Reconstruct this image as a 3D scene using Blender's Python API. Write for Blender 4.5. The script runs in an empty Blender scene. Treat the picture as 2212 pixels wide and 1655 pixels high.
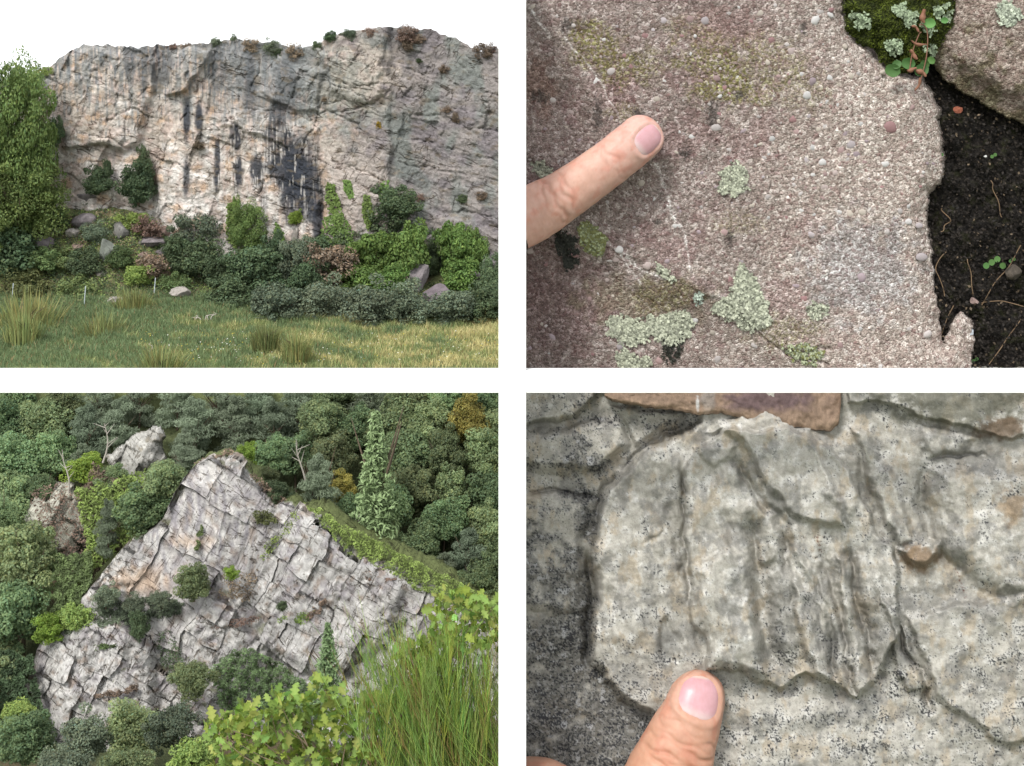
import bpy, math, random
import numpy as np
from mathutils import Vector, Matrix

# ------------------------------------------------------------------ camera, sky, sun, exposure
scene = bpy.context.scene
FP = 3000.0      # focal length in sheet pixels (sheet is 2212 x 1655)
ZE = 18.0        # eye height
HY = 250.0       # sheet row of the eye level
cam_d = bpy.data.cameras.new('camera')
cam = bpy.data.objects.new('camera', cam_d)
scene.collection.objects.link(cam)
cam.location = (0, -30, ZE)
cam.rotation_euler = (math.radians(90), 0, 0)
cam_d.sensor_width = 36.0
cam_d.lens = 36.0 * FP / 2212.0
cam_d.shift_y = -(827.5 - HY) / 2212.0
cam_d.clip_start = 0.1
cam_d.clip_end = 6000
scene.camera = cam

SUN_EL, SUN_AZ = math.radians(48), math.radians(-27)   # azimuth measured from behind the camera, negative = left
sun_dir = Vector((math.sin(SUN_AZ) * math.cos(SUN_EL), -math.cos(SUN_AZ) * math.cos(SUN_EL), math.sin(SUN_EL)))
world = bpy.data.worlds.new('World')
scene.world = world
world.use_nodes = True
wn = world.node_tree.nodes
wl = world.node_tree.links
wn.clear()
sky = wn.new('ShaderNodeTexSky')
sky.sky_type = 'NISHITA'
sky.sun_disc = False
sky.sun_elevation = SUN_EL
sky.sun_rotation = math.atan2(sun_dir.x, sun_dir.y)
sky.air_density = 1.0
sky.dust_density = 1.0
hs = wn.new('ShaderNodeHueSaturation')
hs.inputs['Saturation'].default_value = 0.22
bg = wn.new('ShaderNodeBackground')
bg.inputs['Strength'].default_value = 0.15
wo = wn.new('ShaderNodeOutputWorld')
wl.new(sky.outputs[0], hs.inputs['Color'])
cloud = wn.new('ShaderNodeMix')            # an even cloud layer over most of the sky
cloud.data_type = 'RGBA'
cloud.inputs[0].default_value = 0.75
cloud.inputs[7].default_value = (4.7, 4.8, 4.95, 1)
wl.new(hs.outputs[0], cloud.inputs[6])
wl.new(cloud.outputs[2], bg.inputs[0])
wl.new(bg.outputs[0], wo.inputs[0])
sl = bpy.data.lights.new('sun', 'SUN')
sl.energy = 1.5
sl.angle = math.radians(14)
sl.color = (1.0, 0.97, 0.92)
so = bpy.data.objects.new('sun', sl)
scene.collection.objects.link(so)
so.rotation_euler = sun_dir.to_track_quat('Z', 'Y').to_euler()
scene.view_settings.view_transform = 'Standard'
scene.view_settings.look = 'None'
scene.view_settings.gamma = 1.0
scene.view_settings.exposure = 1.2
scene.view_settings.use_curve_mapping = False

COL = scene.collection
rng = np.random.default_rng(7)
random.seed(7)

# ------------------------------------------------------------------ helpers
def P(px, py, d):
    """world point seen at sheet position (px,py) at distance d in front of the camera"""
    return np.stack(np.broadcast_arrays((np.asarray(px, float) - 1106) * d / FP, np.asarray(d, float) - 30.0,
                                        ZE - (np.asarray(py, float) - HY) * d / FP), -1)

_GA = np.random.default_rng(11).uniform(0, 2 * np.pi, (256, 256))
_GX, _GY = np.cos(_GA), np.sin(_GA)
_RV = np.random.default_rng(12).random((256, 256))

def gnoise(x, y, seed=0):
    ix = np.floor(x).astype(np.int64); iy = np.floor(y).astype(np.int64)
    fx = x - ix; fy = y - iy
    u = fx * fx * fx * (fx * (fx * 6 - 15) + 10); v = fy * fy * fy * (fy * (fy * 6 - 15) + 10)
    sx = ix + seed * 37; sy = iy + seed * 71
    def g(a, b):
        i, j = (sx + a) & 255, (sy + b) & 255
        return _GX[i, j] * (fx - a) + _GY[i, j] * (fy - b)
    n0 = g(0, 0) * (1 - u) + g(1, 0) * u
    n1 = g(0, 1) * (1 - u) + g(1, 1) * u
    return (n0 * (1 - v) + n1 * v) * 1.4

def fbm(x, y, octv=4, seed=0, gain=0.5):
    s = 0; a = 1.0; f = 1.0
    for o in range(octv):
        s = s + a * gnoise(x * f, y * f, seed + o * 3)
        a *= gain; f *= 2.03
    return s

def ridged(x, y, octv=4, seed=0):
    s = 0; a = 1.0; f = 1.0
    for o in range(octv):
        s = s + a * (1 - np.abs(gnoise(x * f, y * f, seed + o * 3)) * 2)
        a *= 0.5; f *= 2.07
    return s

def sstep(a, b, x):
    t = np.clip((x - a) / (b - a), 0, 1)
    return t * t * (3 - 2 * t)

def seg_dist(px, py, pts):
    """distance to a polyline and position along it (0..1)"""
    best = np.full(px.shape, 1e9); bt = np.zeros(px.shape)
    n = len(pts) - 1
    for i in range(n):
        ax, ay = pts[i]; bx, by = pts[i + 1]
        dx, dy = bx - ax, by - ay
        t = np.clip(((px - ax) * dx + (py - ay) * dy) / (dx * dx + dy * dy + 1e-9), 0, 1)
        q = np.hypot(px - ax - t * dx, py - ay - t * dy)
        m = q < best
        best = np.where(m, q, best); bt = np.where(m, (i + t) / n, bt)
    return best, bt

def sdf(px, py, poly):
    """signed distance to polygon, positive inside"""
    d, _ = seg_dist(px, py, list(poly) + [poly[0]])
    ins = np.zeros(px.shape, bool)
    n = len(poly)
    for i in range(n):
        x1, y1 = poly[i]; x2, y2 = poly[(i + 1) % n]
        if y1 == y2: continue
        c = ((y1 > py) != (y2 > py)) & (px < (x2 - x1) * (py - y1) / (y2 - y1) + x1)
        ins ^= c
    return np.where(ins, d, -d)

def lerp3(c, c2, m):
    return c * (1 - m[..., None]) + np.asarray(c2, float) * m[..., None]

def mesh_obj(name, V, F, mat, parent=None, col=None, smooth=True):
    """V (n,3); F (m,k) uniform index array or list of tuples; col (n,3) point colours"""
    me = bpy.data.meshes.new(name)
    V = np.ascontiguousarray(V, np.float32).reshape(-1, 3)
    if isinstance(F, np.ndarray):
        m, k = F.shape
        me.vertices.add(len(V)); me.vertices.foreach_set('co', V.ravel())
        me.loops.add(m * k); me.loops.foreach_set('vertex_index', np.ascontiguousarray(F, np.int32).ravel())
        me.polygons.add(m); me.polygons.foreach_set('loop_start', np.arange(0, m * k, k, dtype=np.int32))
        me.update(calc_edges=True)
    else:
        me.from_pydata(V.tolist(), [], F)
    if col is not None:
        c = np.ones((len(V), 4), np.float32); c[:, :3] = np.asarray(col, np.float32).reshape(-1, 3)
        at = me.color_attributes.new('Col', 'FLOAT_COLOR', 'POINT')
        at.data.foreach_set('color', c.ravel())
    me.polygons.foreach_set('use_smooth', np.full(len(me.polygons), smooth, bool))
    me.materials.append(mat)
    o = bpy.data.objects.new(name, me)
    COL.objects.link(o)
    if parent is not None: o.parent = parent
    return o

def grid_faces(h, w, mask=None):
    i = np.arange(h * w).reshape(h, w)
    f = np.stack([i[:-1, :-1], i[1:, :-1], i[1:, 1:], i[:-1, 1:]], -1)
    if mask is not None:
        k = mask[:-1, :-1] & mask[1:, :-1] & mask[1:, 1:] & mask[:-1, 1:]
        return f[k]
    return f.reshape(-1, 4)

def compact(V, F, col=None):
    used = np.unique(F)
    r = np.full(len(V), -1); r[used] = np.arange(len(used))
    return V[used], r[F], (None if col is None else col[used])

def tag(o, label=None, cat=None, group=None, kind=None):
    if label: o['label'] = label
    if cat: o['category'] = cat
    if group: o['group'] = group
    if kind: o['kind'] = kind
    return o

def empty(name, loc):
    o = bpy.data.objects.new(name, None)
    COL.objects.link(o)
    o.location = Vector([float(v) for v in loc])
    o.empty_display_size = 0.1
    return o

def child(name, me, parent):
    o = bpy.data.objects.new(name, me)
    COL.objects.link(o); o.parent = parent
    return o

def tube(path, rad, n=6):
    path = np.asarray(path, float); rad = np.asarray(rad, float)
    T = np.gradient(path, axis=0); T /= np.linalg.norm(T, axis=1, keepdims=True) + 1e-9
    up = np.array([0.13, 0.97, 0.2])
    S = np.cross(T, up); S /= np.linalg.norm(S, axis=1, keepdims=True) + 1e-9
    N = np.cross(S, T)
    a = np.arange(n) * 2 * np.pi / n
    V = path[:, None] + rad[:, None, None] * (np.cos(a)[None, :, None] * S[:, None] + np.sin(a)[None, :, None] * N[:, None])
    m = len(path)
    i = np.arange(m * n).reshape(m, n)
    F = np.stack([i[:-1], np.roll(i, -1, 1)[:-1], np.roll(i, -1, 1)[1:], i[1:]], -1).reshape(-1, 4)
    return V.reshape(-1, 3), F

def joinm(parts):
    Vs, Fs, n = [], [], 0
    for V, F in parts:
        Vs.append(V); Fs.append(F + n); n += len(V)
    return np.concatenate(Vs), np.concatenate(Fs)

def catmull(pts, n):
    pts = np.asarray(pts, float)
    k = len(pts)
    t = np.linspace(0, k - 1, n)
    i = np.clip(np.floor(t).astype(int), 0, k - 2); f = (t - i)[:, None]
    p0 = pts[np.clip(i - 1, 0, k - 1)]; p1 = pts[i]; p2 = pts[i + 1]; p3 = pts[np.clip(i + 2, 0, k - 1)]
    return 0.5 * (2 * p1 + (p2 - p0) * f + (2 * p0 - 5 * p1 + 4 * p2 - p3) * f ** 2 + (-p0 + 3 * p1 - 3 * p2 + p3) * f ** 3)

# ------------------------------------------------------------------ materials
def new_mat(name):
    m = bpy.data.materials.new(name); m.use_nodes = True
    nt = m.node_tree; nt.nodes.clear()
    out = nt.nodes.new('ShaderNodeOutputMaterial')
    return m, nt, out

def N(nt, t, **kw):
    n = nt.nodes.new(t)
    for k, v in kw.items(): setattr(n, k, v)
    return n

def mixc(nt, a, b, fac, mode='MIX'):
    n = N(nt, 'ShaderNodeMix', data_type='RGBA', blend_type=mode)
    for s, v in ((n.inputs[0], fac), (n.inputs[6], a), (n.inputs[7], b)):
        if isinstance(v, (int, float)): s.default_value = v
        elif isinstance(v, tuple): s.default_value = (*v, 1)
        else: nt.links.new(v, s)
    return n.outputs[2]

def ramp(nt, src, stops):
    r = N(nt, 'ShaderNodeValToRGB')
    e = r.color_ramp.elements
    while len(e) < len(stops): e.new(0.5)
    for k, (p, c) in enumerate(stops):
        e[k].position = p; e[k].color = (*c, 1) if isinstance(c, tuple) else (c, c, c, 1)
    nt.links.new(src, r.inputs[0])
    return r.outputs[0]

def noise_n(nt, co, scale, detail=4, rough=0.55):
    n = N(nt, 'ShaderNodeTexNoise')
    n.inputs['Scale'].default_value = scale; n.inputs['Detail'].default_value = detail; n.inputs['Roughness'].default_value = rough
    nt.links.new(co, n.inputs['Vector'])
    return n.outputs['Fac']

def rock_mat(name, grain=None, nscale=6.0, var=0.5, bump=0.3, rough=0.85, fine=40.0, bdist=0.05, tone=0.76, cracks=()):
    """point colour x procedural mottling, with bump; grain = (scale, stops) adds coloured grains"""
    m, nt, out = new_mat(name)
    at = N(nt, 'ShaderNodeAttribute', attribute_name='Col')
    tc = N(nt, 'ShaderNodeTexCoord'); co = tc.outputs['Object']
    n1 = noise_n(nt, co, nscale, 8, 0.65)
    n2 = noise_n(nt, co, fine, 5, 0.7)
    c = mixc(nt, at.outputs['Color'], ramp(nt, n1, [(0.3, 1 - var), (0.7, 1 + var)]), 1.0, 'MULTIPLY')
    c = mixc(nt, c, ramp(nt, n2, [(0.3, 1 - var * 0.8), (0.72, 1 + var * 0.8)]), 1.0, 'MULTIPLY')
    hgt = N(nt, 'ShaderNodeMath', operation='ADD')
    nt.links.new(n1, hgt.inputs[0]); nt.links.new(n2, hgt.inputs[1])
    h = hgt.outputs[0]
    if grain:
        for gs, stops, fac in grain:
            v = N(nt, 'ShaderNodeTexVoronoi', feature='F1')
            v.inputs['Scale'].default_value = gs
            wrp = N(nt, 'ShaderNodeTexNoise'); wrp.inputs['Scale'].default_value = gs * 0.8
            nt.links.new(co, wrp.inputs['Vector'])
            add = N(nt, 'ShaderNodeMixRGB', blend_type='LINEAR_LIGHT'); add.inputs[0].default_value = 0.035 * 14 / gs
            nt.links.new(co, add.inputs[1]); nt.links.new(wrp.outputs['Color'], add.inputs[2])
            nt.links.new(add.outputs[0], v.inputs['Vector'])
            sep = N(nt, 'ShaderNodeSeparateColor'); nt.links.new(v.outputs['Color'], sep.inputs[0])
            g = ramp(nt, sep.outputs[0], stops)
            c = mixc(nt, c, g, fac, 'MULTIPLY')
            edge = ramp(nt, v.outputs['Distance'], [(0.25, 1.0), (0.75, 0.0)])
            a2 = N(nt, 'ShaderNodeMath', operation='ADD'); nt.links.new(h, a2.inputs[0])
            nt.links.new(edge, a2.inputs[1]); h = a2.outputs[0]
    for (rot, along, across, width, dark, deep) in cracks:    # thin joints: dirt in the crack and a notch in the relief
        mp = N(nt, 'ShaderNodeMapping'); mp.inputs['Rotation'].default_value = (0, rot, 0)
        m2 = N(nt, 'ShaderNodeMapping'); m2.inputs['Scale'].default_value = (along, along * 0.6, across)
        nt.links.new(co, mp.inputs['Vector']); nt.links.new(mp.outputs[0], m2.inputs['Vector'])
        ln = noise_n(nt, m2.outputs[0], 1.0, 3.0, 0.45)
        brk = noise_n(nt, co, across * 0.7, 3, 0.6)           # joints fade in and out
        sb = N(nt, 'ShaderNodeMath', operation='SUBTRACT'); sb.inputs[1].default_value = 0.5; nt.links.new(ln, sb.inputs[0])
        ab = N(nt, 'ShaderNodeMath', operation='ABSOLUTE'); nt.links.new(sb.outputs[0], ab.inputs[0])
        wv = N(nt, 'ShaderNodeMapRange'); wv.inputs['From Min'].default_value = 0.45; wv.inputs['From Max'].default_value = 0.65
        wv.inputs['To Min'].default_value = width * 0.05; wv.inputs['To Max'].default_value = width; nt.links.new(brk, wv.inputs['Value'])
        dv = N(nt, 'ShaderNodeMath', operation='DIVIDE'); nt.links.new(ab.outputs[0], dv.inputs[0]); nt.links.new(wv.outputs[0], dv.inputs[1])
        line = ramp(nt, dv.outputs[0], [(0.2, 0.0), (1.0, 1.0)])
        c = mixc(nt, mixc(nt, c, (dark, dark * 0.93, dark * 0.86), 1.0, 'MULTIPLY'), c, line)
        mu = N(nt, 'ShaderNodeMath', operation='MULTIPLY_ADD'); mu.inputs[1].default_value = deep
        nt.links.new(line, mu.inputs[0]); nt.links.new(h, mu.inputs[2]); h = mu.outputs[0]
    c = mixc(nt, c, (tone, tone, tone), 1.0, 'MULTIPLY')
    b = N(nt, 'ShaderNodeBump'); b.inputs['Strength'].default_value = bump; b.inputs['Distance'].default_value = bdist
    nt.links.new(h, b.inputs['Height'])
    p = N(nt, 'ShaderNodeBsdfPrincipled')
    p.inputs['Roughness'].default_value = rough; p.inputs['Specular IOR Level'].default_value = 0.25
    nt.links.new(c, p.inputs['Base Color']); nt.links.new(b.outputs[0], p.inputs['Normal'])
    nt.links.new(p.outputs[0], out.inputs[0])
    return m

def plain_mat(name, colr, rough=0.8, var=0.25, scale=8.0, bump=0.2):
    m, nt, out = new_mat(name)
    tc = N(nt, 'ShaderNodeTexCoord')
    n1 = noise_n(nt, tc.outputs['Object'], scale, 6, 0.65)
    c = mixc(nt, colr, ramp(nt, n1, [(0.25, 1 - var), (0.75, 1 + var)]), 1.0, 'MULTIPLY')
    b = N(nt, 'ShaderNodeBump'); b.inputs['Strength'].default_value = bump; b.inputs['Distance'].default_value = 0.03
    nt.links.new(n1, b.inputs['Height'])
    p = N(nt, 'ShaderNodeBsdfPrincipled')
    p.inputs['Roughness'].default_value = rough; p.inputs['Specular IOR Level'].default_value = 0.2
    nt.links.new(c, p.inputs['Base Color']); nt.links.new(b.outputs[0], p.inputs['Normal'])
    nt.links.new(p.outputs[0], out.inputs[0])
    return m

def leaf_mat(name, colr, trans=0.3, hue=0.03, val=0.35):
    """leaf colour x per-leaf point colour x per-object variation; light passes through leaves"""
    m, nt, out = new_mat(name)
    at = N(nt, 'ShaderNodeAttribute', attribute_name='Col')
    oi = N(nt, 'ShaderNodeObjectInfo')
    hsv = N(nt, 'ShaderNodeHueSaturation'); hsv.inputs['Color'].default_value = (*colr, 1)
    def rng_map(lo, hi, src):
        r = N(nt, 'ShaderNodeMapRange'); r.inputs['To Min'].default_value = lo; r.inputs['To Max'].default_value = hi
        nt.links.new(src, r.inputs['Value']); return r.outputs[0]
    nt.links.new(rng_map(0.5 - hue, 0.5 + hue, oi.outputs['Random']), hsv.inputs['Hue'])
    wv = N(nt, 'ShaderNodeMath', operation='FRACT'); ml = N(nt, 'ShaderNodeMath', operation='MULTIPLY'); ml.inputs[1].default_value = 7.31
    nt.links.new(oi.outputs['Random'], ml.inputs[0]); nt.links.new(ml.outputs[0], wv.inputs[0])
    nt.links.new(rng_map(1 - val, 1 + val, wv.outputs[0]), hsv.inputs['Value'])
    c = mixc(nt, hsv.outputs[0], at.outputs['Color'], 1.0, 'MULTIPLY')
    df = N(nt, 'ShaderNodeBsdfPrincipled'); df.inputs['Roughness'].default_value = 0.6; df.inputs['Specular IOR Level'].default_value = 0.25
    tr = N(nt, 'ShaderNodeBsdfTranslucent')
    nt.links.new(c, df.inputs['Base Color']); nt.links.new(c, tr.inputs['Color'])
    mx = N(nt, 'ShaderNodeMixShader'); mx.inputs[0].default_value = trans
    nt.links.new(df.outputs[0], mx.inputs[1]); nt.links.new(tr.outputs[0], mx.inputs[2])
    nt.links.new(mx.outputs[0], out.inputs[0])
    return m

def skin_mat(name):
    m, nt, out = new_mat(name)
    at = N(nt, 'ShaderNodeAttribute', attribute_name='Col')
    tc = N(nt, 'ShaderNodeTexCoord')
    n1 = noise_n(nt, tc.outputs['Object'], 5, 4, 0.6)
    n2 = noise_n(nt, tc.outputs['Object'], 60, 3, 0.6)
    c = mixc(nt, at.outputs['Color'], ramp(nt, n1, [(0.3, (0.71, 0.69, 0.69)), (0.7, (0.80, 0.82, 0.84))]), 1.0, 'MULTIPLY')
    b = N(nt, 'ShaderNodeBump'); b.inputs['Strength'].default_value = 0.12; b.inputs['Distance'].default_value = 0.02
    nt.links.new(n2, b.inputs['Height'])
    p = N(nt, 'ShaderNodeBsdfPrincipled')
    p.inputs['Roughness'].default_value = 0.5; p.inputs['Specular IOR Level'].default_value = 0.3
    p.inputs['Subsurface Weight'].default_value = 0.25
    p.inputs['Subsurface Radius'].default_value = (0.12, 0.05, 0.03)
    p.inputs['Subsurface Scale'].default_value = 0.6
    nt.links.new(c, p.inputs['Base Color']); nt.links.new(b.outputs[0], p.inputs['Normal'])
    nt.links.new(p.outputs[0], out.inputs[0])
    return m

M = {}
M['frame'] = plain_mat('white_paint', (0.86, 0.86, 0.85), 0.6, 0.01, 3.0, 0.02)
M['cliff'] = rock_mat('cliff_rock', None, 2.0, 0.24, 0.75, 0.9, 8.0, 0.10, 0.92, [(-0.33, 0.35, 1.8, 0.018, 0.45, 1.6), (0.95, 0.5, 2.0, 0.014, 0.5, 1.4), (-0.2, 1.2, 4.5, 0.016, 0.62, 1.0)])
M['crag'] = rock_mat('crag_rock', None, 2.6, 0.26, 0.7, 0.9, 11.0, 0.08, 0.95, [(-0.56, 0.7, 4.5, 0.022, 0.45, 1.6), (1.08, 0.7, 5.0, 0.022, 0.5, 1.4), (-0.56, 2.0, 11.0, 0.02, 0.65, 0.9)])
M['conglomerate'] = rock_mat('conglomerate', [
    (13.0, [(0.0, (0.75, 0.62, 0.62)), (0.25, (1.0, 0.92, 0.9)), (0.5, (0.85, 0.8, 0.78)), (0.72, (1.3, 1.28, 1.28)), (0.9, (1.75, 1.78, 1.82)), (1.0, (0.6, 0.42, 0.42))], 0.9),
    (30.0, [(0.0, (0.45, 0.42, 0.4)), (0.3, (0.9, 0.87, 0.85)), (0.7, (1.15, 1.12, 1.1)), (1.0, (1.6, 1.62, 1.62))], 0.9)],
    3.0, 0.18, 0.7, 0.85, 50.0, 0.035, 0.74)
M['quartzite'] = rock_mat('pale_quartzite', None, 7.0, 0.24, 0.6, 0.75, 40.0, 0.03, 0.66)
M['soil'] = rock_mat('dark_soil', None, 6.0, 0.6, 0.8, 0.95, 30.0, 0.06, 0.75)
M['ground'] = rock_mat('earth', None, 1.5, 0.4, 0.6, 0.95, 12.0, 0.08, 1.0)
M['stone'] = rock_mat('scree_stone', None, 2.5, 0.25, 0.5, 0.9, 16.0, 0.06)
M['pebble'] = rock_mat('pebble', None, 6.0, 0.1, 0.2, 0.6, 50.0, 0.01)
M['bark'] = plain_mat('bark', (0.11, 0.085, 0.06), 0.9, 0.35, 12.0, 0.5)
M['pale_bark'] = plain_mat('pale_bark', (0.34, 0.31, 0.27), 0.9, 0.25, 12.0, 0.4)
M['twig'] = plain_mat('twig', (0.2, 0.15, 0.1), 0.9, 0.3, 20.0, 0.3)
M['stake'] = plain_mat('galvanised_stake', (0.42, 0.47, 0.48), 0.5, 0.1, 10.0, 0.1)
M['oak'] = leaf_mat('oak_leaves', (0.21, 0.275, 0.135), 0.45)  # green lightened so the leaf colour carries the wood's haze
M['pine'] = leaf_mat('pine_needles', (0.24, 0.29, 0.20), 0.45, 0.015, 0.2)  # paler, greyer needles: distance haze is put into the colour
M['fir'] = leaf_mat('fir_needles', (0.25, 0.34, 0.165), 0.2, 0.01, 0.1)
M['yellow'] = leaf_mat('yellowing_leaves', (0.299, 0.299, 0.069))
M['willow'] = leaf_mat('willow_leaves', (0.162, 0.228, 0.072), 0.35, 0.01, 0.1)
M['dark_shrub'] = leaf_mat('dark_shrub_leaves', (0.088, 0.125, 0.062), 0.25, 0.02, 0.25)
M['grey_shrub'] = leaf_mat('grey_shrub_leaves', (0.15, 0.185, 0.12), 0.25, 0.02, 0.25)
M['ivy'] = leaf_mat('ivy_leaves', (0.15, 0.225, 0.06), 0.3, 0.015, 0.15)
M['lime'] = leaf_mat('lime_leaves', (0.209, 0.308, 0.055), 0.35, 0.01, 0.1)
M['heather'] = leaf_mat('heather', (0.200, 0.144, 0.106), 0.15, 0.02, 0.25)
M['rush'] = leaf_mat('rush_stems', (0.21, 0.25, 0.12), 0.35, 0.02, 0.2)
M['scrub'] = leaf_mat('scrub_leaves', (0.15, 0.19, 0.075), 0.3, 0.03, 0.3)
M['gorse'] = leaf_mat('gorse_flower', (0.32, 0.22, 0.03), 0.2, 0.01, 0.1)
M['bracken'] = leaf_mat('bracken', (0.25, 0.335, 0.095), 0.3, 0.01, 0.1)
M['grass'] = leaf_mat('grass', (1.0, 1.0, 1.0), 0.3, 0.0, 0.0)
M['oak_big'] = leaf_mat('near_oak_leaves', (0.240, 0.370, 0.090), 0.4, 0.02, 0.25)
M['broom'] = leaf_mat('broom_stems', (0.27, 0.37, 0.10), 0.15, 0.0, 0.0)
M['moss'] = leaf_mat('moss', (0.06, 0.085, 0.012), 0.2, 0.0, 0.0)
M['lichen'] = leaf_mat('lichen', (0.50, 0.52, 0.40), 0.1, 0.0, 0.0)
M['dry'] = leaf_mat('dry_plant', (0.20, 0.10, 0.065), 0.15, 0.0, 0.1)
M['succulent'] = leaf_mat('succulent_leaf', (0.07, 0.15, 0.045), 0.2, 0.01, 0.15)
M['skin'] = skin_mat('skin')

# ------------------------------------------------------------------ the setting: ground, hillside, white frame
def terrain_z(X, d):
    """height of the wooded slope, the meadow terrace and the scree, at sideways X and distance d"""
    X = np.asarray(X, float); d = np.asarray(d, float)
    z = np.interp(d, [27, 30, 33, 36, 39.5, 41, 43, 46, 48, 49, 50, 60, 62, 64, 66, 90],
                  [0.0, 0.3, 0.8, 0.3, 0.2, 1.2, 2.4, 5.0, 6.5, 7.5, 8.85, 10.0, 10.35, 11.0, 11.3, 11.3])
    px = 1106 + X * FP / d
    tal = (1 - sstep(250, 480, px)) * sstep(60.5, 64.5, d) * 2.6
    z = z + tal + 0.10 * fbm(X * 0.5, d * 0.5, 3, 5) * sstep(28, 31, d)
    return z

def build_setting():
    V = np.array([[-3000, -3000, -0.05], [3000, -3000, -0.05], [3000, 3000, -0.05], [-3000, 3000, -0.05]], float)
    g = mesh_obj('ground', V, np.array([[0, 1, 2, 3]]), M['ground'], col=np.tile((0.10, 0.12, 0.06), (4, 1)))
    tag(g, 'wide grassy ground reaching to the horizon', 'ground', kind='structure')
    d = np.arange(27, 72, 0.12)
    X = np.arange(-34, 9, 0.13)
    XX, DD = np.meshgrid(X, d)
    ZZ = terrain_z(XX, DD) + 0.05 * fbm(XX * 2.5, DD * 2.5, 3, 9) * sstep(28, 30, DD)
    edge = np.minimum(sstep(0, 3, XX + 34), sstep(0, 3, 9 - XX))
    V = np.stack([XX, DD - 30, ZZ * edge - 0.2 * (1 - edge)], -1)
    green = np.array((0.13, 0.15, 0.06)); brown = np.array((0.13, 0.095, 0.06)); dark = np.array((0.05, 0.06, 0.03))
    n = fbm(XX * 0.8, DD * 0.8, 4, 21)
    c = np.broadcast_to(green, V.shape).copy()
    c = lerp3(c, brown, sstep(-0.1, 0.5, n) * sstep(58, 61, DD))
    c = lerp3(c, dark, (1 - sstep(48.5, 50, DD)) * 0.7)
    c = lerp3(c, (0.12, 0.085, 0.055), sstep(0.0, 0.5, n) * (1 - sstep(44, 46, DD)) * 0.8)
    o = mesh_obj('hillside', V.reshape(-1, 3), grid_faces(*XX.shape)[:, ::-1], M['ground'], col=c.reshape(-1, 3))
    tag(o, 'wooded slope rising to a meadow terrace below the cliff', 'hillside', kind='structure')

def box(x0, x1, y0, y1, z0, z1):
    V = np.array([(x, y, z) for x in (x0, x1) for y in (y0, y1) for z in (z0, z1)], float)
    F = np.array([(0, 1, 3, 2), (4, 6, 7, 5), (0, 4, 5, 1), (2, 3, 7, 6), (0, 2, 6, 4), (1, 5, 7, 3)])
    return V, F

def build_frame():
    x0, x1 = (1077 - 1106) / 100, (1136.5 - 1106) / 100
    zt, zb = ZE - (801.5 - HY) / 100, ZE - (849 - HY) / 100
    r = empty('white_frame', (0, 0, 0))
    def bx(name, *a):
        V, F = box(*a)
        o = mesh_obj(name, V, F, M['frame'], r, smooth=False)
        b = o.modifiers.new('bevel', 'BEVEL'); b.width = 0.008; b.segments = 1
        return o
    bx('post', x0, x1, 0, 2.6, -0.04, ZE + 3.6)
    bx('beam', -11.9, x0 - 0.002, 0.0, 0.35, zb, zt)
    bx('beam', x1 + 0.002, 11.9, 0.0, 0.35, zb, zt)
    bx('post', -12.5, -11.902, 0, 0.6, -0.04, ZE + 3.6)
    bx('post', 11.902, 12.5, 0, 0.6, -0.04, ZE + 3.6)
    tag(r, 'plain white frame of posts and a crossbeam dividing the four views', 'frame')

build_setting()
build_frame()

# ------------------------------------------------------------------ block layout shared by the jointed rocks
def bsp(u0, u1, v0, v1, target, seed, ratio=1.0):
    """split a rectangle at random until each cell is smaller than target(u,v); ratio > 1 makes cells longer in v"""
    r = random.Random(seed)
    out = []
    st = [(u0, u1, v0, v1)]
    while st:
        a, b, c, e = st.pop()
        t = target((a + b) / 2, (c + e) / 2) * r.uniform(0.75, 1.35)
        wu, wv = (b - a), (e - c) / ratio
        if max(wu, wv) < t:
            out.append((a, b, c, e)); continue
        f = r.uniform(0.33, 0.67)
        if wu > wv: st += [(a, a + (b - a) * f, c, e), (a + (b - a) * f, b, c, e)]
        else: st += [(a, b, c, c + (e - c) * f), (a, b, c + (e - c) * f, e)]
    return out

# ------------------------------------------------------------------ upper left: the quarry cliff above the meadow
RIM_A = [(-340, 240), (-200, 205), (-80, 190), (60, 165), (100, 150), (135, 118), (150, 108), (180, 95), (235, 97), (300, 99), (380, 95), (440, 92), (490, 84), (520, 84), (580, 90), (640, 100), (690, 97),
         (705, 78), (760, 66), (830, 55), (850, 57), (900, 62), (930, 60), (958, 74), (985, 80), (1010, 95), (1040, 110), (1077, 103), (1140, 112)]

def paint_blob(px, py, cx, cy, rx, ry, nz, soft=0.5):
    q = np.hypot((px - cx) / rx, (py - cy) / ry) + nz
    return 1 - sstep(1 - soft, 1 + soft * 0.4, q)

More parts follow.
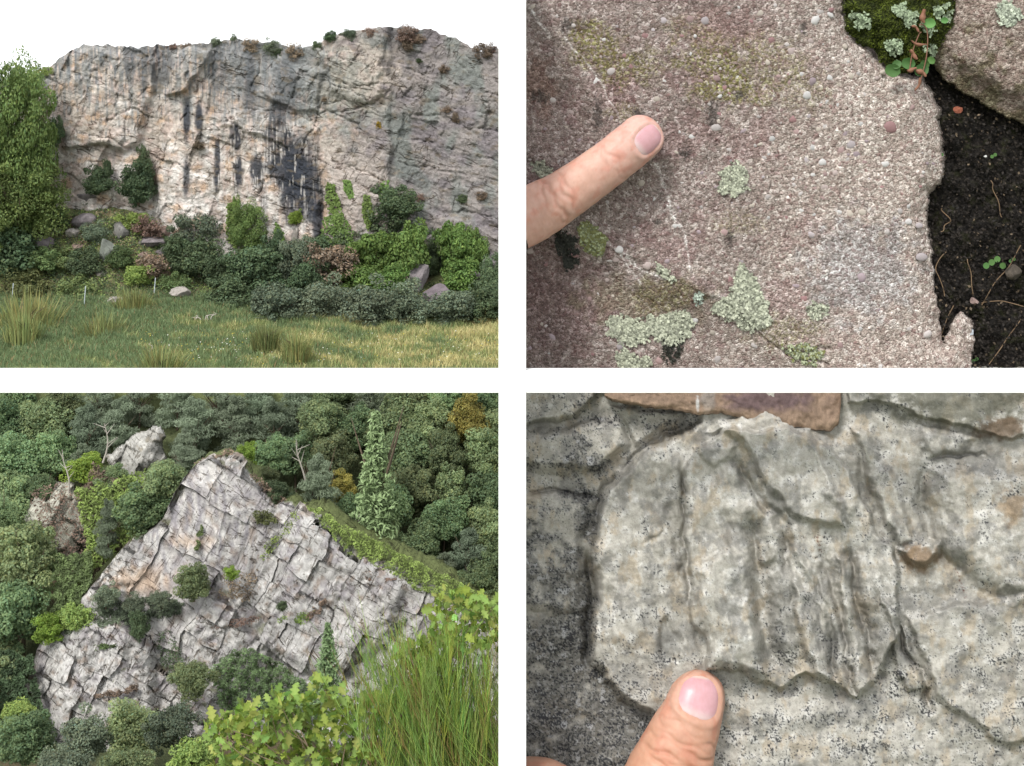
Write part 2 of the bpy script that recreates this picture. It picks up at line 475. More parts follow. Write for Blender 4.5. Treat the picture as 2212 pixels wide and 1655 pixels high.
def cliff_depth(px, py):
    """distance of the cliff face at sheet position"""
    wx = px + 9 * fbm(px / 70, py / 70, 3, 31); wy = py + 9 * fbm(px / 70, py / 70, 3, 41)
    d = 65.0 - (py - 100) * 0.0022
    # big planes: a left bay, a rib, the prow at px 840 and the long right wall turning away
    d = d + np.interp(wx, [-80, 120, 200, 330, 420, 520, 600, 690, 760, 838, 846, 930, 1140],
                      [0.9, 0.7, 0.1, 0.5, -0.1, 0.35, 0.45, 0.25, -0.1, -0.3, -0.05, 0.1, -0.6])
    # upper right prow hangs forward, cut by ledges
    d = d - 0.35 * sstep(0, 25, sdf(wx, wy, [(690, 60), (845, 40), (842, 215), (760, 235), (700, 205), (685, 130)]))
    # overhang block and lower apron on the left
    d = d - 0.55 * sstep(0, 9, sdf(wx, wy, [(355, 208), (368, 120), (410, 95), (462, 110), (430, 165), (404, 200), (372, 214)]))
    d = d - 0.40 * sstep(0, 14, sdf(wx, wy, [(130, 335), (215, 318), (250, 330), (300, 316), (330, 230), (345, 130), (200, 90), (120, 120)]))
    d = d - 0.35 * sstep(0, 16, sdf(wx, wy, [(330, 345), (410, 205), (470, 240), (560, 235), (690, 270), (700, 430), (690, 640), (330, 640)]))
    d = d - 0.30 * sstep(0, 10, sdf(wx, wy, [(500, 235), (590, 245), (640, 330), (560, 300), (500, 262)]))
    d = d - 0.25 * sstep(0, 12, sdf(wx, wy, [(600, 120), (700, 150), (690, 240), (640, 255), (560, 200)]))
    d = d - 0.35 * sstep(0, 14, sdf(wx, wy, [(690, 480), (770, 400), (900, 430), (1000, 470), (1077, 500), (1150, 700), (690, 700)]))
    return d, wx, wy

def build_cliff():
    xs = np.concatenate([np.arange(-330, -80, 6.0), np.arange(-80, 1141, 2.2)])
    nf, nb = 270, 24
    rim = np.interp(xs, [p[0] for p in RIM_A], [p[1] for p in RIM_A]) + 5 * fbm(xs / 22, xs * 0, 4, 3) + 2
    v = np.linspace(0, 1, nf)[:, None]
    PX = np.broadcast_to(xs, (nf, len(xs))).copy()
    PY = 720 + (rim - 720)[None, :] * v
    D, WX, WY = cliff_depth(PX, PY)
    # jointed facets: dipping beds on the right, steep joints on the left
    cellid = np.zeros(PX.shape)
    for (th, tv, tgt, rat, sd, amp) in ((20, 72, 85, 0.8, 5, 0.13), (16, 58, 34, 0.6, 6, 0.045)):
        a, b = math.radians(th), math.radians(tv)
        # px = u cos a + w cos b ; py = u sin a - w sin b
        det = -(math.cos(a) * math.sin(b)) - math.cos(b) * math.sin(a)
        U = (WX * -math.sin(b) - WY * math.cos(b)) / det
        W = (math.cos(a) * WY - math.sin(a) * WX) / det
        rr = random.Random(sd)
        for (u0, u1, w0, w1) in bsp(U.min(), U.max(), W.min(), W.max(), lambda u, w: tgt * 1.7, sd, rat):
            m = (U >= u0) & (U < u1) & (W >= w0) & (W < w1)
            if not m.any(): continue
            un, wn_ = (U[m] - u0) / (u1 - u0) - 0.5, (W[m] - w0) / (w1 - w0) - 0.5
            e = np.minimum(np.minimum(U[m] - u0, u1 - U[m]), np.minimum(W[m] - w0, w1 - W[m]))
            D[m] += amp * (rr.uniform(-1, 1) + rr.uniform(-0.9, 0.9) * un + rr.uniform(-1.2, 0.4) * wn_)
            D[m] += amp * 0.8 * np.exp(-(e / 1.6) ** 2) * (rr.random() < 0.28)
    D += 0.035 * ridged(WX / 48, WY / 30, 4, 51) * -0.6 + 0.05 * np.abs(fbm(WX / 20, WY / 15, 3, 57)) + 0.022 * fbm(PX / 6, PY / 6, 3, 61)
    # explicit cracks
    for pts, w, dep in (([(350, 345), (400, 235), (420, 205), (470, 120)], 4, .35), ([(480, 262), (520, 240), (590, 243)], 4, .35), ([(200, 330), (240, 250), (262, 110)], 3, .2),
                        ([(560, 420), (600, 340), (640, 250)], 3, .2), ([(690, 245), (760, 240), (840, 200)], 3, .25), ([(700, 225), (760, 220), (835, 243)], 2.5, .2),
                        ([(720, 345), (800, 380), (860, 415)], 3, .22), ([(700, 170), (760, 180), (840, 185)], 3, .25), ([(870, 150), (960, 175), (1077, 205)], 2.5, .18),
                        ([(860, 205), (960, 225), (1077, 255)], 2.5, .18), ([(900, 240), (1000, 268), (1077, 285)], 3, .22), ([(880, 300), (990, 320), (1077, 350)], 2.5, .18),
                        ([(860, 350), (980, 375), (1077, 400)], 2.5, .2), ([(840, 430), (950, 455), (1077, 470)], 4, .3), ([(150, 250), (190, 190), (230, 120)], 3, .2),
                        ([(230, 265), (285, 240), (330, 255)], 2.5, .18), ([(300, 215), (345, 160), (360, 120)], 2.5, .15), ([(610, 200), (650, 160), (690, 140)], 3, .2)):
        q, t_ = seg_dist(WX + 5 * gnoise(PX / 14, PY / 14, 91), WY + 5 * gnoise(PX / 14, PY / 14, 93), pts)
        D += 0.8 * dep * np.exp(-(q / (0.62 * w)) ** 2) * (0.35 + 0.65 * sstep(-0.2, 0.3, gnoise(t_ * 9, t_ * 0 + w, 7)))
    # ---- colours: pale cream and pink low down, blue-grey streaks from the top, mauve and green right wall, black seep stains
    n1 = fbm(PX / 60, PY / 60, 4, 71); n2 = fbm(PX / 9, PY / 70, 4, 81); n3 = fbm(PX / 25, PY / 25, 4, 91); n4 = fbm(PX / 5, PY / 45, 3, 95)
    c = np.broadcast_to(np.array((0.50, 0.44, 0.385)), (*PX.shape, 3)).copy()
    low = sstep(-0.3, 0.5, n1 + (PY - 330) / 260)
    c = lerp3(c, (0.70, 0.655, 0.61), low * (1 - sstep(600, 760, PX)))
    c = lerp3(c, (0.47, 0.35, 0.30), sstep(0.1, 0.6, n3 + 0.2) * 0.55)
    c = lerp3(c, (0.54, 0.35, 0.21), sstep(0.3, 0.75, fbm(PX / 40, PY / 30, 5, 101) + 0.1) * 0.6)
    c = lerp3(c, (0.33, 0.32, 0.30), sstep(0.1, 0.6, fbm(PX / 14, PY / 90, 5, 103)) * 0.5)
    top = sstep(0.0, 0.6, n2 + (230 - PY) / 170) * (1 - sstep(600, 720, PX))
    c = lerp3(c, (0.20, 0.215, 0.215), top * 0.72)
    c = lerp3(c, (0.16, 0.175, 0.19), sstep(0.25, 0.6, n4 + (190 - PY) / 300) * (1 - sstep(640, 740, PX)) * 0.7)
    right = sstep(660, 860, PX + 40 * n1)
    c = lerp3(c, (0.26, 0.235, 0.225), right * 0.92)
    c = lerp3(c, (0.20, 0.178, 0.188), right * sstep(-0.1, 0.4, fbm(PX / 80, PY / 50, 3, 111)) * 0.8)
    c = lerp3(c, (0.19, 0.208, 0.192), right * sstep(-0.1, 0.6, fbm(PX / 60, PY / 110, 4, 121) + 0.1) * 0.8)
    c = lerp3(c, (0.50, 0.43, 0.37), paint_blob(PX, PY, 770, 165, 90, 75, 0.5 * n3) * 0.85)
    c = lerp3(c, (0.46, 0.40, 0.36), paint_blob(PX, PY, 770, 400, 80, 85, 0.4 * n3) * 0.75)
    c = lerp3(c, (0.20, 0.235, 0.21), paint_blob(PX, PY, 700, 190, 110, 90, 0.6 * n3) * 0.5)
    c = lerp3(c, (0.21, 0.22, 0.225), paint_blob(PX, PY, 590, 170, 130, 120, 0.6 * n4 + 0.2 * n3) * 0.7)
    nz = 0.16 * n4 + 0.22 * n3
    for (cx, cy, rx, ry, k) in ((403, 262, 9, 55, 1), (430, 255, 10, 42, 1), (402, 385, 9, 48, .9), (469, 350, 8, 65, 1), (512, 300, 10, 36, 1), (514, 372, 12, 42, 1), (554, 372, 18, 40, 1),
                                (500, 290, 6, 30, .8), (620, 365, 46, 62, 1), (662, 410, 36, 82, 1), (640, 335, 46, 60, .85), (686, 470, 15, 70, 1), (622, 440, 18, 50, .9), (640, 400, 30, 60, .9), (585, 320, 16, 70, .7),
                                (540, 180, 15, 90, .55), (620, 200, 30, 80, .5), (470, 150, 18, 60, .45), (345, 130, 30, 60, .5), (310, 150, 14, 70, .5), (280, 130, 16, 50, .5), (600, 270, 22, 60, .65), (570, 440, 9, 50, .5)):
        c = lerp3(c, (0.035, 0.04, 0.052), paint_blob(PX, PY, cx, cy, rx, ry, nz, 0.45) * k * 0.93)
    c = lerp3(c, (0.62, 0.58, 0.54), sstep(0.35, 0.5, fbm(PX / 4, PY / 60, 3, 131)) * paint_blob(PX, PY, 560, 370, 140, 140, 0.2 * n3) * 0.7)
    c = lerp3(c, (0.17, 0.13, 0.08), sstep(0.35, 0.7, fbm(PX / 30, PY / 14, 4, 141)) * 0.5)
    V = P(PX, PY, D)
    # over the rim onto a plateau running back
    back = np.linspace(0.04, 1, nb)[:, None] ** 1.5
    top_p = V[-1][None].repeat(nb, 0)
    top_p[..., 1] += back * 11
    top_p[..., 2] += 0.30 * np.sin(np.minimum(back * 9, 1.57)) * 0.6 - back * 2.5 + 0.15 * fbm(top_p[..., 0], top_p[..., 1], 3, 8) * sstep(0, 0.2, back)
    end = top_p[-1:].copy(); end[..., 2] = 8.0
    V = np.concatenate([V, top_p, end])
    cb = np.broadcast_to(np.array((0.14, 0.13, 0.07)), (nb + 1, len(xs), 3))
    c = np.concatenate([c, cb])
    o = mesh_obj('quarry_cliff', V.reshape(-1, 3), grid_faces(V.shape[0], V.shape[1])[:, ::-1], M['cliff'], col=c.reshape(-1, 3), smooth=True)
    sides = []
    tag(o, 'tall pale rock cliff with black seep stains above the meadow', 'cliff')
    return o

build_cliff()

# ------------------------------------------------------------------ lower left: the jointed crag in the wood
RIM_C = [(60, 1470), (80, 1400), (95, 1382), (150, 1340), (165, 1308), (195, 1270), (220, 1240), (255, 1195), (285, 1165), (325, 1150), (350, 1120), (372, 1075), (395, 1035), (415, 1012),
         (440, 996), (465, 988), (480, 984), (495, 992), (507, 984), (520, 1000), (545, 1030), (562, 1068), (590, 1098), (620, 1082), (636, 1088), (648, 1102), (690, 1125), (720, 1160),
         (760, 1195), (800, 1212), (860, 1238), (905, 1262), (950, 1276), (985, 1300), (1040, 1330), (1110, 1365)]
CA, CB = math.radians(32), math.radians(63)     # joint directions: down to the right, and steep up to the right

def uv_to_px(u, w):
    return u * math.cos(CA) + w * math.cos(CB), u * math.sin(CA) - w * math.sin(CB)

def px_to_uv(px, py):
    det = -(math.cos(CA) * math.sin(CB)) - math.cos(CB) * math.sin(CA)
    return (px * -math.sin(CB) - py * math.cos(CB)) / det, (math.cos(CA) * py - math.sin(CA) * px) / det

def crag_depth(px, py):
    """distance of the crag's general face"""
    d = 39.6 + (1560 - py) * 0.0055
    d = d + np.interp(px, [60, 130, 260, 330, 420, 520, 600, 660, 800, 950, 1110], [1.0, 0.3, 0.1, 0.45, 0.25, 0.35, 0.7, 0.15, 0.2, 0.5, 0.9])
    # the lower left buttress stands forward of the bushy ledge above it
    d = d - 0.55 * sstep(-10, 20, sdf(px, py, [(70, 1400), (160, 1345), (250, 1335), (300, 1360), (335, 1400), (345, 1640), (60, 1640)]))
    d = d - 0.35 * sstep(-8, 18, sdf(px, py, [(560, 1290), (650, 1110), (760, 1200), (880, 1260), (830, 1400), (700, 1470), (560, 1400)]))
    d = d + 0.06 * fbm(px / 45, py / 45, 4, 17)
    return d

def crag_colour(px, py, rnd=0.0):
    n1 = fbm(px / 50, py / 50, 4, 23); n2 = fbm(px / 8, py / 40, 4, 29); n3 = fbm(px / 16, py / 16, 4, 37)
    c = np.broadcast_to(np.array((0.46, 0.445, 0.425)), (*px.shape, 3)).copy() * (1 + rnd)
    c = lerp3(c, (0.30, 0.275, 0.285), sstep(-0.1, 0.5, n1) * 0.8)
    c = lerp3(c, (0.56, 0.545, 0.515), sstep(0.0, 0.5, n3) * 0.6)
    slab = paint_blob(px, py, 430, 1150, 150, 160, 0.3 * n1)
    c = lerp3(c, (0.25, 0.235, 0.25), slab * sstep(-0.1, 0.4, n2) * 0.9)
    c = lerp3(c, (0.60, 0.57, 0.54), slab * sstep(0.05, 0.5, -n2) * 0.6)
    c = lerp3(c, (0.50, 0.36, 0.25), paint_blob(px, py, 300, 1255, 70, 35, 0.6 * n3) * 0.7)
    c = lerp3(c, (0.48, 0.33, 0.21), paint_blob(px, py, 420, 1170, 60, 14, 0.6 * n3) * 0.5)
    c = lerp3(c, (0.25, 0.18, 0.13), sstep(0.25, 0.65, fbm(px / 28, py / 20, 5, 43)) * 0.6)
    c = lerp3(c, (0.20, 0.19, 0.19), sstep(0.35, 0.6, fbm(px / 5, py / 5, 3, 47)) * 0.35)
    return c

def build_crag():
    root = empty('rock_crag', P(500, 1560, 40.5))
    inv = Vector(root.location)
    # backing rock with a rim and a grassy back slope
    xs = np.arange(60, 1111, 3.5); nf, nb = 150, 14
    rim = np.interp(xs, [p[0] for p in RIM_C], [p[1] for p in RIM_C])
    rim_j = rim + 7 * fbm(xs / 14, xs * 0, 3, 13)
    v = np.linspace(0, 1, nf)[:, None]
    PX = np.broadcast_to(xs, (nf, len(xs))).copy(); PY = 1680 + (rim_j + 5 - 1680)[None] * v
    D = crag_depth(PX, PY) + 0.16 + 0.06 * ridged(PX / 22, PY / 22, 4, 19) * -1
    c = crag_colour(PX, PY) * 0.85
    c = lerp3(c, (0.13, 0.14, 0.06), sstep(0.1, 0.5, fbm(PX / 40, PY / 26, 4, 53)) * 0.7)
    V = P(PX, PY, D)
    bk = np.linspace(0.08, 1, nb)[:, None]
    tp = V[-1][None].repeat(nb, 0)
    tp[..., 1] += bk * 2.6
    tp[..., 2] += 0.10 * np.sin(bk * 6) * (bk < 0.5) - np.maximum(bk - 0.45, 0) * 5.0 + 0.62 * np.sin(np.minimum(bk / 0.45, 1) * 1.57) * sstep(640, 720, xs)[None]
    V = np.concatenate([V, tp]) - np.array(inv)
    cb = np.broadcast_to(np.array((0.11, 0.13, 0.05)), (nb, len(xs), 3))
    c = np.concatenate([c, cb])
    mesh_obj('core', V.reshape(-1, 3), grid_faces(V.shape[0], V.shape[1])[:, ::-1], M['crag'], root, c.reshape(-1, 3))
    # jointed blocks, each its own piece
    us, ws = px_to_uv(np.array([60, 1110, 60, 1110.]), np.array([970, 970, 1640, 1640.]))
    def tgt(u, w):
        px, py = uv_to_px(u, w)
        if 280 < px < 570 and 1000 < py < 1290: return 125
        if 640 < px < 950 and py < 1420: return 60
        return 46
    rr = random.Random(4)
    nblk = 0
    coarse = [(c_, rr.uniform(-0.22, 0.14), rr.uniform(-0.25, 0.25), rr.uniform(-0.15, 0.2)) for c_ in bsp(us.min(), us.max(), ws.min(), ws.max(), lambda u, w: 150, 31, 1.3)]
    for (u0, u1, w0, w1) in bsp(us.min(), us.max(), ws.min(), ws.max(), tgt, 9, 1.35):
        cx, cy = uv_to_px((u0 + u1) / 2, (w0 + w1) / 2)
        if not (62 < cx < 1100): continue
        ry = np.interp(cx, [p[0] for p in RIM_C], [p[1] for p in RIM_C])
        if cy < ry + 3 or cy > 1625: continue
        k = 12
        g = rr.choice((-0.8, -0.6, -0.4, -0.2, 0.2))
        uu, ww = np.meshgrid(np.linspace(u0 + g, u1 - g, k), np.linspace(w0 + g, w1 - g, k))
        px, py = uv_to_px(uu, ww)
        # joints wander
        px, py = px + 11 * fbm(px / 95, py / 95, 2, 3) + 2.2 * gnoise(px / 12, py / 12, 8), py + 11 * fbm(px / 95, py / 95, 2, 6) + 2.2 * gnoise(px / 12, py / 12, 18)
        py = np.maximum(py, np.interp(px, [p[0] for p in RIM_C], [p[1] for p in RIM_C]) + 5 * gnoise(px / 12, py * 0 + nblk, 5))
        un, wn_ = (uu - u0) / (u1 - u0) - 0.5, (ww - w0) / (w1 - w0) - 0.5
        big = (u1 - u0) > 75
        a = 0.06 if big else rr.choice((0.03, 0.05, 0.08, 0.15))
        co_ = [q for q in coarse if q[0][0] <= (u0 + u1) / 2 < q[0][1] and q[0][2] <= (w0 + w1) / 2 < q[0][3]]
        (cu0, cu1, cw0, cw1), coff, ctu, ctw = co_[0]
        cstep = (0.45 if big else 1.0) * (coff + ctu * ((uu - cu0) / (cu1 - cu0) - 0.5) + ctw * ((ww - cw0) / (cw1 - cw0) - 0.5))
        d = crag_depth(px, py) - 0.04 + cstep + a * (rr.uniform(-0.9, 0.6) + rr.uniform(-1.3, 1.3) * un + rr.uniform(-0.6, 0.7) * wn_)
        e = np.minimum(0.5 - np.abs(un), 0.5 - np.abs(wn_))
        d = d + 0.02 * np.exp(-(e / 0.05) ** 2) + 0.07 * fbm(px / 16, py / 16, 4, 27) - 0.045 * ridged(px / 30, py / 30, 3, 33)
        V = P(px, py, d)
        Vb = V.copy(); Vb[..., 1] += 0.7                      # sides run back into the rock
        ring = np.concatenate([np.arange(k), np.arange(1, k) * k + k - 1, (k - 1) * k + np.arange(k - 2, -1, -1), np.arange(k - 2, 0, -1) * k])
        F = grid_faces(k, k)
        rb = ring + 0
        nb_ = len(ring)
        bv = Vb.reshape(-1, 3)[ring]
        bi = k * k + np.arange(nb_)
        side = np.stack([ring, bi, np.roll(bi, -1), np.roll(ring, -1)], -1)
        V_all = np.concatenate([V.reshape(-1, 3), bv]) - np.array(inv)
        c = crag_colour(px, py, rr.uniform(-0.16, 0.14)).reshape(-1, 3)
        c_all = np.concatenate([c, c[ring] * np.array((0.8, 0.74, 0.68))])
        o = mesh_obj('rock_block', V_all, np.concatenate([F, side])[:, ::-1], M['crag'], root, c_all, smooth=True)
        nblk += 1
    tag(root, 'large grey jointed crag with sloping beds standing in the wood', 'crag')
    return nblk

def outcrop(name, poly, d0, lean, label, seed, col, n=64):
    """a smaller free-standing rock: outline at distance d0, bulging towards the viewer, with a back"""
    poly = np.array(poly, float)
    x0, y0 = poly.min(0) - 6; x1, y1 = poly.max(0) + 6
    PX, PY = np.meshgrid(np.linspace(x0, x1, n), np.linspace(y0, y1, n))
    wx = PX + 5 * fbm(PX / 25, PY / 25, 3, seed); wy = PY + 5 * fbm(PX / 25, PY / 25, 3, seed + 5)
    s = sdf(wx, wy, [tuple(p) for p in poly])
    size = max(x1 - x0, y1 - y0)
    bul = np.sqrt(np.clip(s / (0.28 * size), 0, 1))
    scale = d0 / FP
    D = d0 + (y1 - PY) * lean * scale - bul * 0.30 * size * scale
    u, w = px_to_uv(wx, wy)
    rr = random.Random(seed)
    for (u0, u1, w0, w1) in bsp(u.min(), u.max(), w.min(), w.max(), lambda a, b: size * 0.22, seed, 1.8):
        m = (u >= u0) & (u < u1) & (w >= w0) & (w < w1)
        if m.any():
            D[m] += size * scale * 0.085 * (rr.uniform(-1, 1) + rr.uniform(-1.2, 1.2) * ((u[m] - u0) / (u1 - u0) - .5) + rr.uniform(-1.2, 1.2) * ((w[m] - w0) / (w1 - w0) - .5))
    D += size * scale * 0.012 * fbm(PX / 12, PY / 12, 4, seed)
    mask = s > -2
    D = np.where(s < 0.5, D + 0.30 * size * scale, D)
    c = np.array(col)[None, None] * (1 + 0.35 * fbm(PX / 14, PY / 14, 4, seed + 9)[..., None])
    c = lerp3(c, (0.17, 0.14, 0.09), sstep(0.25, 0.6, fbm(PX / 20, PY / 20, 4, seed + 11)) * 0.6)
    V, F, c = compact(P(PX, PY, D).reshape(-1, 3), grid_faces(n, n, mask), c.reshape(-1, 3))
    base = P((x0 + x1) / 2, y1, d0)
    o = mesh_obj(name, V - base, F, M['crag'], col=c)
    o.location = base
    return tag(o, label, 'rock')

NBLK = build_crag()
outcrop('rock_pinnacle', [(228, 988), (262, 962), (300, 932), (345, 920), (358, 935), (352, 970), (362, 1005), (330, 1040), (296, 1090), (270, 1050), (245, 1012)], 45.6, 0.5,
        'pale pointed rock pinnacle rising among pines behind the main crag', 3, (0.36, 0.35, 0.32))
outcrop('rock_outcrop', [(46, 1140), (58, 1095), (85, 1062), (130, 1042), (160, 1048), (172, 1085), (215, 1120), (228, 1160), (190, 1195), (170, 1230), (130, 1195), (80, 1170)], 44.0, 0.5,
        'pale lichened rock outcrop among heather left of the crag', 5, (0.38, 0.37, 0.31), 80)

# ------------------------------------------------------------------ upper right: the conglomerate slab, soil, boulder
SLAB = [(1085, -130), (1822, -130), (1822, 30), (1835, 75), (1868, 100), (1900, 132), (1930, 158), (1985, 172), (2012, 205), (2024, 240), (2030, 300), (2038, 365), (2028, 395), (2006, 415),
        (1999, 470), (2008, 520), (2016, 590), (2020, 640), (2032, 668), (2030, 700), (2040, 740), (2052, 700), (2075, 672), (2098, 690), (2104, 740), (2085, 860), (1085, 860)]

def slab_depth(px, py):
    wx = px + 8 * fbm(px / 60, py / 60, 3, 201); wy = py + 8 * fbm(px / 60, py / 60, 3, 203)
    d = 32.75 + 0.10 * fbm(px / 260, py / 260, 3, 205) + 0.03 * fbm(px / 60, py / 60, 4, 207)
    # lower left part undercuts below a worn edge
    q = sdf(wx, wy, [(1085, 470), (1200, 500), (1290, 520), (1350, 545), (1440, 590), (1520, 630), (1570, 645), (1640, 700), (1720, 760), (1790, 820), (1790, 900), (1085, 900)])
    d = d + 0.30 * sstep(0, 90, q) + 0.05 * sstep(0, 8, q)
    q2 = sdf(wx, wy, [(1085, -60), (1190, -60), (1215, 60), (1240, 120), (1260, 190), (1310, 270), (1320, 320), (1280, 400), (1180, 450), (1085, 470)])
    d = d + 0.16 * sstep(0, 70, q2) + 0.02 * sstep(0, 5, q2)
    for pts, w, dep in (([(1570, 650), (1610, 690), (1660, 735), (1720, 770), (1790, 790)], 2.6, .07), ([(1700, 752), (1740, 762), (1790, 757)], 4, .09), ([(1500, 655), (1540, 640)], 4, .05),
                        ([(1745, 670), (1785, 668)], 4, .08), ([(1780, 490), (1815, 510), (1828, 545)], 2.5, .04), ([(1195, 480), (1215, 520), (1240, 560)], 9, .12), ([(1140, 350), (1180, 370), (1200, 400)], 10, .12),
                        ([(1410, 555), (1425, 590)], 3, .03)):
        s_, t_ = seg_dist(wx, wy, pts)
        d = d + dep * np.exp(-(s_ / w) ** 2)
    d = d + 0.012 * fbm(px / 9, py / 9, 3, 209) + 0.010 * gnoise(px / 4.2, py / 4.2, 211)
    return d, wx, wy

def build_slab():
    PX, PY = np.meshgrid(np.arange(1085, 2125, 2.0), np.arange(-110, 850, 2.0))
    D, WX, WY = slab_depth(PX, PY)
    s = sdf(PX + 5 * fbm(PX / 25, PY / 25, 3, 213), PY + 5 * fbm(PX / 25, PY / 25, 3, 215), SLAB)
    D = D + 0.30 * (1 - np.clip(s / 55, 0, 1)) ** 2.2
    D = np.where(s < 0, D + 0.25 + 0.05 * -s, D)
    mask = s > -26
    n1 = fbm(PX / 120, PY / 120, 4, 221); n2 = fbm(PX / 30, PY / 30, 4, 223); n3 = fbm(PX / 7, PY / 7, 3, 225)
    c = np.broadcast_to(np.array((0.33, 0.285, 0.265)), (*PX.shape, 3)).copy()
    c = lerp3(c, (0.485, 0.435, 0.395), sstep(1500, 1950, PX + 120 * n1 + 0.25 * PY))
    c = lerp3(c, (0.41, 0.40, 0.40), paint_blob(PX, PY, 1860, 580, 130, 120, 0.5 * n2) * 0.8)
    c = lerp3(c, (0.25, 0.165, 0.165), sstep(0.1, 0.6, n1 + 0.5 * n2) * 0.55 * (1 - sstep(1650, 1900, PX)))
    c = lerp3(c, (0.18, 0.13, 0.125), paint_blob(PX, PY, 1165, 650, 110, 170, 0.6 * n2) * 0.75)
    c = lerp3(c, (0.24, 0.21, 0.15), paint_blob(PX, PY, 1400, 650, 170, 60, 0.6 * n2) * 0.6)
    c = lerp3(c, (0.25, 0.17, 0.14), paint_blob(PX, PY, 1165, 190, 40, 70, 0.5 * n2) * 0.7)
    c = lerp3(c, (0.26, 0.16, 0.15), paint_blob(PX, PY, 1560, 60, 110, 60, 0.6 * n2) * 0.5)
    for cx, cy, rx, ry, k in ((1290, 100, 65, 55, .9), (1345, 150, 60, 45, .7), (1260, 80, 30, 40, .7), (1400, 140, 55, 40, .5), (1540, 130, 85, 50, .8), (1570, 195, 80, 40, .9), (1480, 60, 60, 30, .4),
                              (1660, 130, 90, 60, .55), (1560, 170, 60, 40, .7), (1345, 240, 40, 25, .5), (1640, 200, 60, 30, .5), (1740, 190, 60, 50, .45), (1600, 480, 60, 30, .4), (1430, 640, 80, 40, .6), (1700, 720, 80, 40, .6)):
        m = paint_blob(PX, PY, cx, cy, rx, ry, 0.5 * n2) * sstep(-0.25, 0.25, n3 + 0.1)
        c = lerp3(c, (0.215, 0.205, 0.085), m * k)
    for cx, cy, rx, ry in ((1575, 515, 10, 20), (1290, 250, 12, 40), (1240, 140, 0.1, 0.1), (1600, 205, 14, 12), (1540, 250, 16, 30), (1735, 60, 10, 14), (1380, 245, 14, 10), (1420, 480, 10, 6), (1225, 55, 14, 16), (1165, 210, 22, 16), (1480, 332, 16, 14)):
        c = lerp3(c, (0.07, 0.065, 0.06), paint_blob(PX, PY, cx, cy, rx, ry, 0.8 * n3, 0.6) * 0.8)
    # white quartz veins
    for pts, w in (([(1416, 352), (1430, 385), (1440, 420), (1452, 465), (1470, 505), (1488, 560), (1494, 585)], 3.4), ([(1215, 70), (1260, 130), (1300, 185), (1340, 250)], 1.8), ([(1150, 20), (1190, 80)], 3.5),
                   ([(1340, 540), (1390, 585), (1440, 605)], 4), ([(1310, 520), (1345, 555), (1380, 610)], 3), ([(1540, 640), (1570, 648)], 7)):
        q, t = seg_dist(WX, WY, pts)
        c = lerp3(c, (0.66, 0.64, 0.62), np.exp(-(q / w) ** 2) * (0.75 + 0.3 * n2))
    V, F, c = compact(P(PX, PY, D).reshape(-1, 3), grid_faces(*PX.shape, mask), c.reshape(-1, 3))
    root = empty('conglomerate_slab', P(1600, 840, 33.0))
    o = np.array(root.location)
    mesh_obj('rock_face', V - o, F, M['conglomerate'], root, c)
    # pebbles set in the rock
    import bmesh
    protos = []
    for k in range(6):
        bm = bmesh.new(); bmesh.ops.create_icosphere(bm, subdivisions=2, radius=1.0)
        vs = np.array([v.co[:] for v in bm.verts]); fs = [[q.index for q in f.verts] for f in bm.faces]; bm.free()
        r = np.random.default_rng(k)
        vs = vs * (1 + 0.16 * np.sin(vs @ r.normal(0, 1.6, (3, 1)) + r.random() * 6)) + 0.05 * r.normal(0, 1, vs.shape)
        protos.append((vs, np.array(fs)))
    pal = [(0.50, 0.455, 0.44), (0.45, 0.37, 0.35), (0.37, 0.26, 0.25), (0.58, 0.56, 0.55), (0.33, 0.19, 0.19), (0.44, 0.39, 0.40), (0.50, 0.44, 0.38), (0.35, 0.28, 0.30)]
    meshes = {}
    r = random.Random(5)
    spec = [(1556, 340, 21, 9, 0.0, 3), (1922, 274, 15, 13, 0.5, 4), (1838, 312, 11, 10, 0, 5), (1848, 334, 11, 9, .3, 7), (1815, 325, 10, 9, 0, 2), (1752, 320, 10, 8, 0, 3), (1912, 355, 11, 10, 0, 3),
            (1740, 345, 12, 10, 0.3, 5), (1776, 352, 9, 8, 0, 3), (1866, 350, 9, 9, 0, 2), (1732, 455, 14, 9, 0, 3), (1545, 275, 11, 9, 0, 0), (1520, 45, 14, 12, .2, 5), (1490, 40, 13, 10, 0, 2), (1760, 45, 9, 14, .5, 3),
            (1985, 488, 9, 7, 0, 5), (1962, 480, 8, 7, 0, 3), (1990, 555, 12, 9, 0, 5), (1860, 600, 10, 10, 0, 7), (1500, 690, 9, 8, 0, 3), (1340, 745, 9, 12, .4, 5), (1700, 470, 10, 8, 0, 4), (1440, 565, 7, 7, 0, 7),
            (1780, 405, 10, 8, 0, 1), (1735, 645, 10, 8, 0, 4), (1330, 560, 8, 7, 0, 1), (1665, 300, 9, 8, 0, 3), (1640, 250, 9, 7, 0, 0)]
    poly = np.array(SLAB)
    tries = 0
    while len(spec) < 300 and tries < 5000:
        tries += 1
        x, y = r.uniform(1140, 2090), r.uniform(4, 796)
        if float(sdf(np.array([x]), np.array([y]), SLAB)[0]) < 14: continue
        band = 0.35 + 0.65 * (1430 < x < 2000 and y < 480)
        if r.random() > band: continue
        a = r.choice((3.6, 4.2, 4.8, 5.5, 6.5, 8.0, 9.5)) if r.random() < 0.9 else 10
        if any(abs(x - q[0]) < (a + q[2]) * 0.8 and abs(y - q[1]) < (a + q[3]) * 0.8 for q in spec): continue
        spec.append((x, y, a, a * r.uniform(0.65, 1.0), r.uniform(-1, 1), r.choice((0, 0, 1, 2, 3, 3, 5, 6, 6, 7, 4))))
